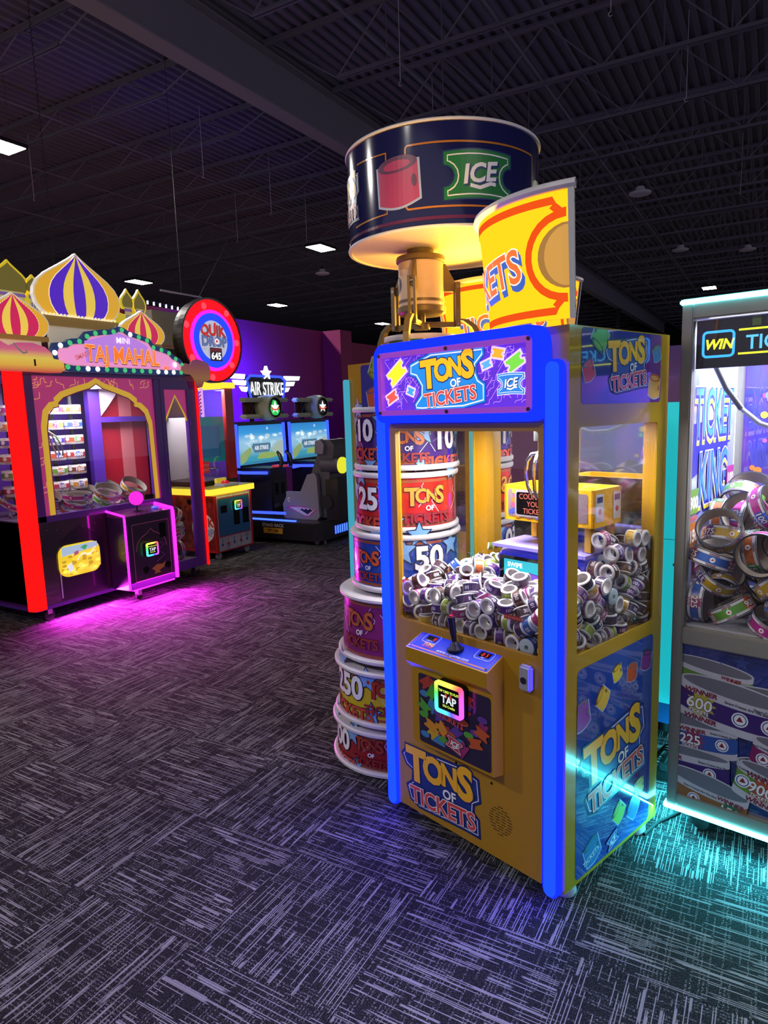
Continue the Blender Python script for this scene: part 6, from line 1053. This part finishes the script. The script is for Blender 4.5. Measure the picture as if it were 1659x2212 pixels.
# screens
SKY = gradmat('screen_sky',('#2f8fae','#3f9ab0','#8fbccb','#8fc0d8','#2f94d0','#1f7fc8'),2,.92,1.45,.9)
for k, (y0, y1) in enumerate(((4.85,5.77),(5.98,6.88))):
    MB().box(-5.70,-5.615,y0-.06,y1+.06,.86,1.50,DG).build('screen_housing', FG); s_ = MB().box(-5.612,-5.606,y0,y1,.925,1.45,SKY).build('screen', FG,'lit screen with a sky and island picture')
    A = Art(east(0,0,-5.605),.0015); A.poly([(y0,.93),(y0,1.05),(y0+.12,1.12),(y0+.26,1.18),(y0+.22,1.08),(y0+.10,.96)],lit('isle_a','#8fa86a',.8),k=1); A.poly([(y0+.34,.99),(y0+.40,1.06),(y0+.55,1.075),(y0+.74,1.06),(y0+.78,1.0),(y0+.6,.985)],lit('isle_b','#94b060',.8),k=1); A.poly([(y1-.28,1.10),(y1-.15,1.19),(y1,1.24),(y1,.98),(y1-.12,1.02)],lit('isle_c','#a8bca8',.8),k=1)
    A.poly(rect(y0,y1,.925,.965),lit('screen_sea','#3a86a8',.8),k=1)
    for i in range(14): rn = random.Random(i+k); A.poly(circ(y0+rn.uniform(.05,.9),1.22+rn.uniform(0,.1),rn.uniform(.03,.06),rn.uniform(.015,.03),12),lit('cloud','#c4dce6',.75),k=2)
    c_ = (y0+y1)/2-.02; A.poly([(c_-.18,1.20),(c_+.18,1.20),(c_+.20,1.15),(c_+.15,1.075),(c_-.15,1.075),(c_-.20,1.15)],lit('badge','#5a7f9a',.7),k=3); A.text('AIR STRIKE',c_,1.115,.075,lit('badge_txt','#dfeaf0',.9),.03,0,.8,k=4)
    for sg_ in (-1,1):
        for i in range(3): A.poly([(c_+sg_*.21,1.215-.03*i),(c_+sg_*(.33-.05*i),1.22-.03*i),(c_+sg_*(.30-.05*i),1.20-.03*i),(c_+sg_*.21,1.197-.03*i)],lit('badge_wing','#c4d8e0',.8),k=3)
    A.poly(star(c_,1.235,.03),lit('badge_wing','#c4d8e0',.8),k=4); A.poly(circ(c_+.14,1.40,.02,n=12),lit('cloud','#c4dce6',.75),k=3); A.build('screen_picture', FG)
    for yy in (y0-.045,y1+.03): MB().tube([(-5.60,yy,.90),(-5.60,yy-.012,1.47)],.022,BLW,n=8).build('screen_side_light', FG,'blue light strip')
    # engine pod with wings above each screen
    yc = y0+.54; zc = 1.68; b = MB(); b.lathe([(.12,.15),(.155,.14),(.172,.08),(.176,0),(.16,-.10),(.12,-.18)],OLIVE,n=36,T=Matrix.Translation((-5.55,yc,zc))@Matrix.Rotation(pi/2,4,'Y')); b.build('engine_pod', FG)
    MB().lathe([(.11,.145),(.125,.155),(.135,.15)],BLACK,n=32,T=Matrix.Translation((-5.55,yc,zc))@Matrix.Rotation(pi/2,4,'Y')).build('engine_ring', FG); MB().lathe([(0,.135),(.12,.135)],mat('engine_face','#0c1418',.2),n=32,T=Matrix.Translation((-5.55,yc,zc))@Matrix.Rotation(pi/2,4,'Y')).build('engine_face', FG)
    A = Art(east(0,0,-5.41),.002)
    if k == 0: A.poly([(yc-.10,zc-.02),(yc-.04,zc+.10),(yc+.03,zc+.09),(yc+.10,zc-.05),(yc+.05,zc-.11),(yc-.06,zc-.10)],led('engine_green',(.05,.75,.15),.8),k=1)
    A.poly(star(yc,zc,.095,5,.42),led('engine_star',(.9,.95,.9),1.2),k=2); A.line([(yc-.09,zc-.005),(yc-.03,zc-.03),(yc+.03,zc-.03),(yc+.09,zc-.005)],.02,led('engine_red',(.8,.08,.05),1.0),k=3); A.build('engine_star', FG)
    for zz in (.105,-.115):
        MB().rbox(-5.62,-5.50,yc-.50,yc-.10,zc+zz-.03,zc+zz+.03,OLIVE,.02).build('wing', FG); MB().rbox(-5.62,-5.50,yc+.10,yc+.44,zc+zz-.028,zc+zz+.028,OLIVE,.02).build('wing', FG)
    for sy_ in (-.28,.30): MB().cyl((-5.56,yc+sy_-.06,zc-.10),(-5.56,yc+sy_+.06,zc+.10),.012,DARK,n=8).cyl((-5.56,yc+sy_+.06,zc-.10),(-5.56,yc+sy_-.06,zc+.10),.012,DARK,n=8).build('wing_brace', FG)
    MB().box(-5.64,-5.62,yc-.40,yc+.36,zc-.10,zc+.11,mat('wing_panel','#4a1414',.5)).build('wing_panel', FG)
    for sy_ in (-.22,.22): MB().box(-5.66,-5.62,yc+sy_-.025,yc+sy_+.025,1.49,zc-.1,DARK).build('pod_bracket', FG)
# winged sign
sc_ = 5.70; zs = 1.98; wl = led('wing_white',(.92,1.0,.95),2.4); b = MB(); hexa = [(sc_-.42,zs+.09),(sc_-.34,zs+.15),(sc_+.34,zs+.15),(sc_+.44,zs+.09),(sc_+.36,zs-.19),(sc_-.34,zs-.19)]
b.prism(hexa,-5.84,-5.80,mat('sign_black','#0e0e14',.3),east(0,0,0)); b.build('wing_sign', FG); b = MB(); b.ringprism(inset(hexa,-.012),inset(hexa,.022),-5.80,-5.785,led('sign_hex_blue',(.03,.06,1.0),2.2),east(0,0,0)); b.build('wing_sign_border', FG,'blue lit sign border')
A = Art(east(0,0,-5.79),.003); A.text('AIR STRIKE',sc_+.01,zs-.115,.255,wl,.012,0,.60,k=1); A.build('wing_sign_lettering', FG,'white lit letters')
MB().prism(star(sc_+.02,zs+.19,.10,5,.45),-5.83,-5.78,wl,east(0,0,0)).build('wing_sign_star', FG)
for sg_ in (-1,1):
    for i in range(3): MB().prism([(sc_+sg_*(.44-.02*i),zs+.16-.085*i),(sc_+sg_*(.80-.13*i),zs+.165-.085*i),(sc_+sg_*(.77-.14*i),zs+.105-.085*i),(sc_+sg_*(.46-.02*i),zs+.095-.085*i)],-5.83,-5.79,wl,east(0,0,0)).build('wing_bar', FG)
# pedestals, grips and seats
for k, dy in enumerate((0,1.12)):
    MB().box(-5.62,-5.10,4.84+dy,5.17+dy,.28,.90,DG).build('pedestal', FG); A = Art(east(0,0,-5.098),.001); A.poly(rect(4.88+dy,5.15+dy,.36,.74),P_('ped_door','#2c2a34'),k=1); A.poly(rect(4.91+dy,4.99+dy,.54,.70),SCREENBLACK,k=2); A.poly(rect(5.04+dy,5.12+dy,.54,.70),SCREENBLACK,k=2)
    for i in range(9): A.poly(rect(4.885+dy+.03*i,4.90+dy+.03*i,.38,.43),P_('ped_vent','#7a7888'),k=2)
    A.build('pedestal_door', FG)
    MB().tube([(-5.55,4.66+dy,.86),(-5.45,4.72+dy,.845),(-5.10,4.78+dy,.845)],.020,BLW,n=8).build('arm_light', FG); MB().tube([(-5.05,5.25+dy,.88),(-4.95,5.28+dy,.90)],.02,BLW,n=8).build('arm_light', FG)
    MB().rbox(-5.20,-5.02,4.99+dy,5.13+dy,.90,.925,mat('grip_pad','#c03a4a',.4,emit=.5),.006).build('grip_pad', FG)
    for sg_ in (-.10,.10): MB().tube([(-5.05,5.10+dy+sg_,.90),(-5.03,5.10+dy+sg_,.98),(-5.06,5.10+dy+sg_,1.06),(-5.11,5.10+dy+sg_*.8,1.10)],[.028,.024,.026,.018],BLACK,n=8).build('grip', FG)
    MB().cyl((-5.05,4.98+dy,.95),(-5.05,5.22+dy,.95),.02,BLACK,n=10).build('grip_bar', FG)
    # seat: side profile
    S = lambda pts, y_0, y_1, m, nm: MB().prism([(x_,z_) for x_,z_ in pts], y_0+dy, y_1+dy, m, lambda u,v,d: (u,d,v)).build(nm, FG)
    S([(-4.83,.30),(-4.84,.46),(-4.78,.56),(-4.78,.62),(-4.56,.62),(-4.44,.84),(-4.33,.86),(-4.30,.80),(-4.28,.32),(-4.32,.28),(-4.80,.28)],4.74,4.80,GREYL,'seat_side'); S([(-4.83,.30),(-4.84,.46),(-4.78,.56),(-4.78,.62),(-4.56,.62),(-4.44,.84),(-4.33,.86),(-4.30,.80),(-4.28,.32),(-4.32,.28),(-4.80,.28)],5.24,5.30,GREYL,'seat_side')
    S([(-4.80,.40),(-4.80,.56),(-4.55,.55),(-4.44,.52),(-4.36,.40)],4.80,5.24,GREY,'seat_cushion')
    S([(-4.48,.50),(-4.44,.84),(-4.33,1.08),(-4.31,1.22),(-4.24,1.26),(-4.14,1.26),(-4.08,1.20),(-4.10,1.04),(-4.16,.86),(-4.18,.30),(-4.30,.30),(-4.34,.50)],4.82,5.22,GREY,'seat_back')
    S([(-4.34,1.09),(-4.33,1.24),(-4.25,1.27),(-4.20,1.20),(-4.22,1.09)],4.78,4.84,GREYL,'head_wing'); S([(-4.34,1.09),(-4.33,1.24),(-4.25,1.27),(-4.20,1.20),(-4.22,1.09)],5.20,5.26,GREYL,'head_wing')
    S([(-4.20,.28),(-4.20,.78),(-4.02,.80),(-4.02,.28)],4.78,5.26,DG,'seat_post')
    MB().cyl((-4.28,4.88+dy,.95),(-4.02,4.88+dy,.95),.10,GREY,n=24).build('side_engine', FG); MB().cyl((-4.02,4.88+dy,.95),(-3.995,4.88+dy,.95),.10,led('yellow_disc',(.85,.85,.04),.95),n=24).build('yellow_disc', FG)
    A = Art(flat(0,4.739+dy,0,(1,0,0),(0,0,1)),.001); A.poly([(-4.80,.42),(-4.70,.445),(-4.50,.44),(-4.31,.41),(-4.42,.32),(-4.52,.315),(-4.55,.35)],P_('shark_pink','#c04a8a'),k=1); A.poly([(-4.74,.425),(-4.60,.43),(-4.42,.42),(-4.34,.41),(-4.44,.33),(-4.50,.33)],P_('shark_white','#c9c4d4'),k=2); A.poly([(-4.62,.425)]+[(-4.60+.03*i,.40 if i%2 else .418) for i in range(9)]+[(-4.36,.408),(-4.46,.345)],P_('shark_dark','#2a1a30'),k=3); A.poly(circ(-4.74,.52,.02,.03,12),P_('shark_eye','#d8c8c0'),k=1); A.poly(circ(-4.735,.52,.008,.014,10),P_('shark_dark','#2a1a30'),k=2); A.build('shark_print', FG)
    MB().cyl((-4.19,4.775+dy,.50),(-4.19,4.77+dy,.50),.09,DARK,n=24).build('wheel_disc', FG)
lamp('sign_glow_lamp', FG, (-5.76,5.7,1.98), .8, 14, (.10,.16,1.0), rot=(0,-pi/2,0), size_y=.3); lamp('sign_back_glow', FG, (-5.9,5.7,1.95), 1.2, 70, (.035,.008,1.0), rot=(0,pi/2,0), size_y=.6)
# ================================================================ castle display, wall box, and things behind the front machines
CS = thing('castle_display','yellow painted cut-out of a domed palace standing behind the striped domes','display',(-5.62,0,0))
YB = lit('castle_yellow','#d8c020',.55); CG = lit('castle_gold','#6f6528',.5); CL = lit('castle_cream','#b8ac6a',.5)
def onion(A, yc, z0, w, h, m, k): A.poly([(yc-w*p,z0+h*q) for p,q in PRF]+[(yc+w*p,z0+h*q) for p,q in PRF[::-1][1:]],m,k)
MB().prism([(1.55,1.95),(3.50,1.95),(3.50,2.72),(3.38,2.80),(3.2,2.70),(2.7,2.80),(2.42,2.86),(2.2,2.80),(1.9,2.75),(1.55,2.78)],-.03,0,YB,Ef()).build('castle_board', CS)
for nm, yc, z0, w, h in (('big_dome',1.93,2.76,.17,.27),('dome',2.16,2.80,.075,.13),('dome',2.33,2.79,.09,.16),('dome',3.24,2.78,.07,.16),('dome',3.40,2.76,.075,.19)):
    b = MB(); out = [(yc-w*p,z0+h*q) for p,q in PRF]+[(yc+w*p,z0+h*q) for p,q in PRF[::-1][1:]]; b.prism(inset(out,-.02),-.03,.0,YB,Ef()); b.build(nm, CS); A = Art(Ef(.001)); A.poly(out,CG); A.build('dome_face', CS)
A = Art(Ef(.001),.0012)
for yc, w in ((1.93,.13),(2.16,.05),(2.33,.055),(3.24,.045),(3.40,.05)): A.poly(rect(yc-w,yc+w,2.55,2.78),CL,k=1); A.poly(rect(yc-w*1.1,yc+w*1.1,2.735,2.765),lit('castle_violet','#7a5aa0',.5),k=2); [A.poly(rect(yc-w*.7+w*.5*i,yc-w*.5+w*.5*i,2.63,2.70),lit('castle_window','#3a4a9a',.5),k=3) for i in range(3)]
A.poly(rect(1.56,3.48,1.97,2.60),CG,k=1); A.poly(rect(1.58,2.52,2.45,2.62),CL,k=2); A.poly(rect(3.16,3.47,2.45,2.60),CL,k=2)
for i in range(12): A.poly(rect(1.72+.035*i,1.735+.035*i,2.585,2.625),lit('castle_orange','#b8702a',.5),k=3)
A.build('castle_print', CS)
MB().box(-.10,-.03,1.7,1.76,0,2.0,DARK).build('castle_leg', CS); MB().box(-.10,-.03,3.2,3.26,0,2.0,DARK).build('castle_leg', CS)
MB().tube([(-.02,2.42+.008*(-1)**k,2.9+.03*k) for k in range(100)],.004,DARK,n=5).build('chain', CS)
o = MB().box(-6.44,-5.95,3.86,4.55,2.42,2.86,mat('wall_box_grey','#8f8a8c',.5)).build('wall_cabinet'); setp(o,'pale grey metal box high on the wall behind the round sign','box'); MB().box(-5.952,-5.945,3.86,4.55,2.44,2.455,RED).build('red_line', o); MB().box(-6.44,-5.96,3.9,4.5,0,2.42,mat('wall_box_dark','#2a2026',.6)).build('box_plinth', o)
SL = thing('string_lights','row of small white lights along the top of the wall','lights',(-6.40,4.05,3.02)); MB().tube([(0,.0,.04),(0,.35,.02),(0,.8,.0)],.006,DARK,n=6).build('cable', SL)
for i in range(8): MB().cyl((0,.06+.1*i,.035-.004*i),(0,.06+.1*i,-.01-.004*i),.012,led('string_bulb',(.9,.95,1),1.2),n=8).build('bulb', SL)
# small machine with a teal side, seen in the gap between the crane and the silver machine
TE = thing('teal_cabinet','narrow teal sided machine standing in the gap behind the yellow crane','arcade machine',(.06,1.36,0),radians(-8))
TEAL = lit('teal_panel','#1fb6c4',.8); MB().box(-.35,.10,0,.5,.06,.16,mat('teal_plinth','#2a5fa8',.4)).build('plinth', TE); MB().box(-.35,.10,0,.5,.16,1.58,TEAL).build('side_panel', TE); MB().prism([(.0,1.58),(.50,1.58),(.50,1.86),(.30,1.85),(.08,1.70)],-.35,.10,mat('violet_head','#5a4a90',.4,emit=.05),lambda u,v,d: (d,u,v)).build('head', TE)  # the whole teal side has its own emission
MB().cyl((.085,-.004,.84),(.085,.0,.84),.008,CHROME,n=10).build('lock', TE); MB().box(-.35,.10,-.001,.0,.955,.957,DARK).build('panel_seam', TE)
for x_ in (-.3,.05): MB().cyl((x_,.06,0),(x_,.06,.06),.025,DARK,n=12).build('foot', TE)
# wall of the right-hand background
o = MB().tube([(.165,.50,.006),(.20,.60,.006),(.26,.70,.006),(.30,.85,.006)],.006,RUBBER,n=8).build('power_cable'); setp(o,'black power cable lying on the carpet beside the yellow crane','cable')
o = thing('power_strip','dark power strip with plugs in the gap behind the crane','power strip',(.175,.98,0)); MB().rbox(-.03,.03,-.06,.06,0,.035,BLACK,.006).build('strip_body', o)
for i in range(3): MB().rbox(-.02,.02,-.045+.035*i,-.02+.035*i,.035,.07,DARK,.004).build('plug', o); MB().tube([(0,-.03+.035*i,.07),(.02,-.02+.03*i,.12),(-.01,.03+.02*i,.10),(-.06,.08+.03*i,.006)],.005,RUBBER,n=6).build('plug_cable', o)
# things far off in the hall
HF = thing('hanging_frame','thin steel frame hanging from the roof above the round sign','frame',(-6.2,4.6,3.15)); MB().box(-.01,.01,-.35,.35,0,.02,STEEL).build('bar', HF); MB().cyl((0,.0,0),(0,.0,3.04),.0025,DARK,n=6).build('rod', HF); MB().cyl((0,.3,0),(0,1.2,1.2),.003,DARK,n=6).build('wire', HF)
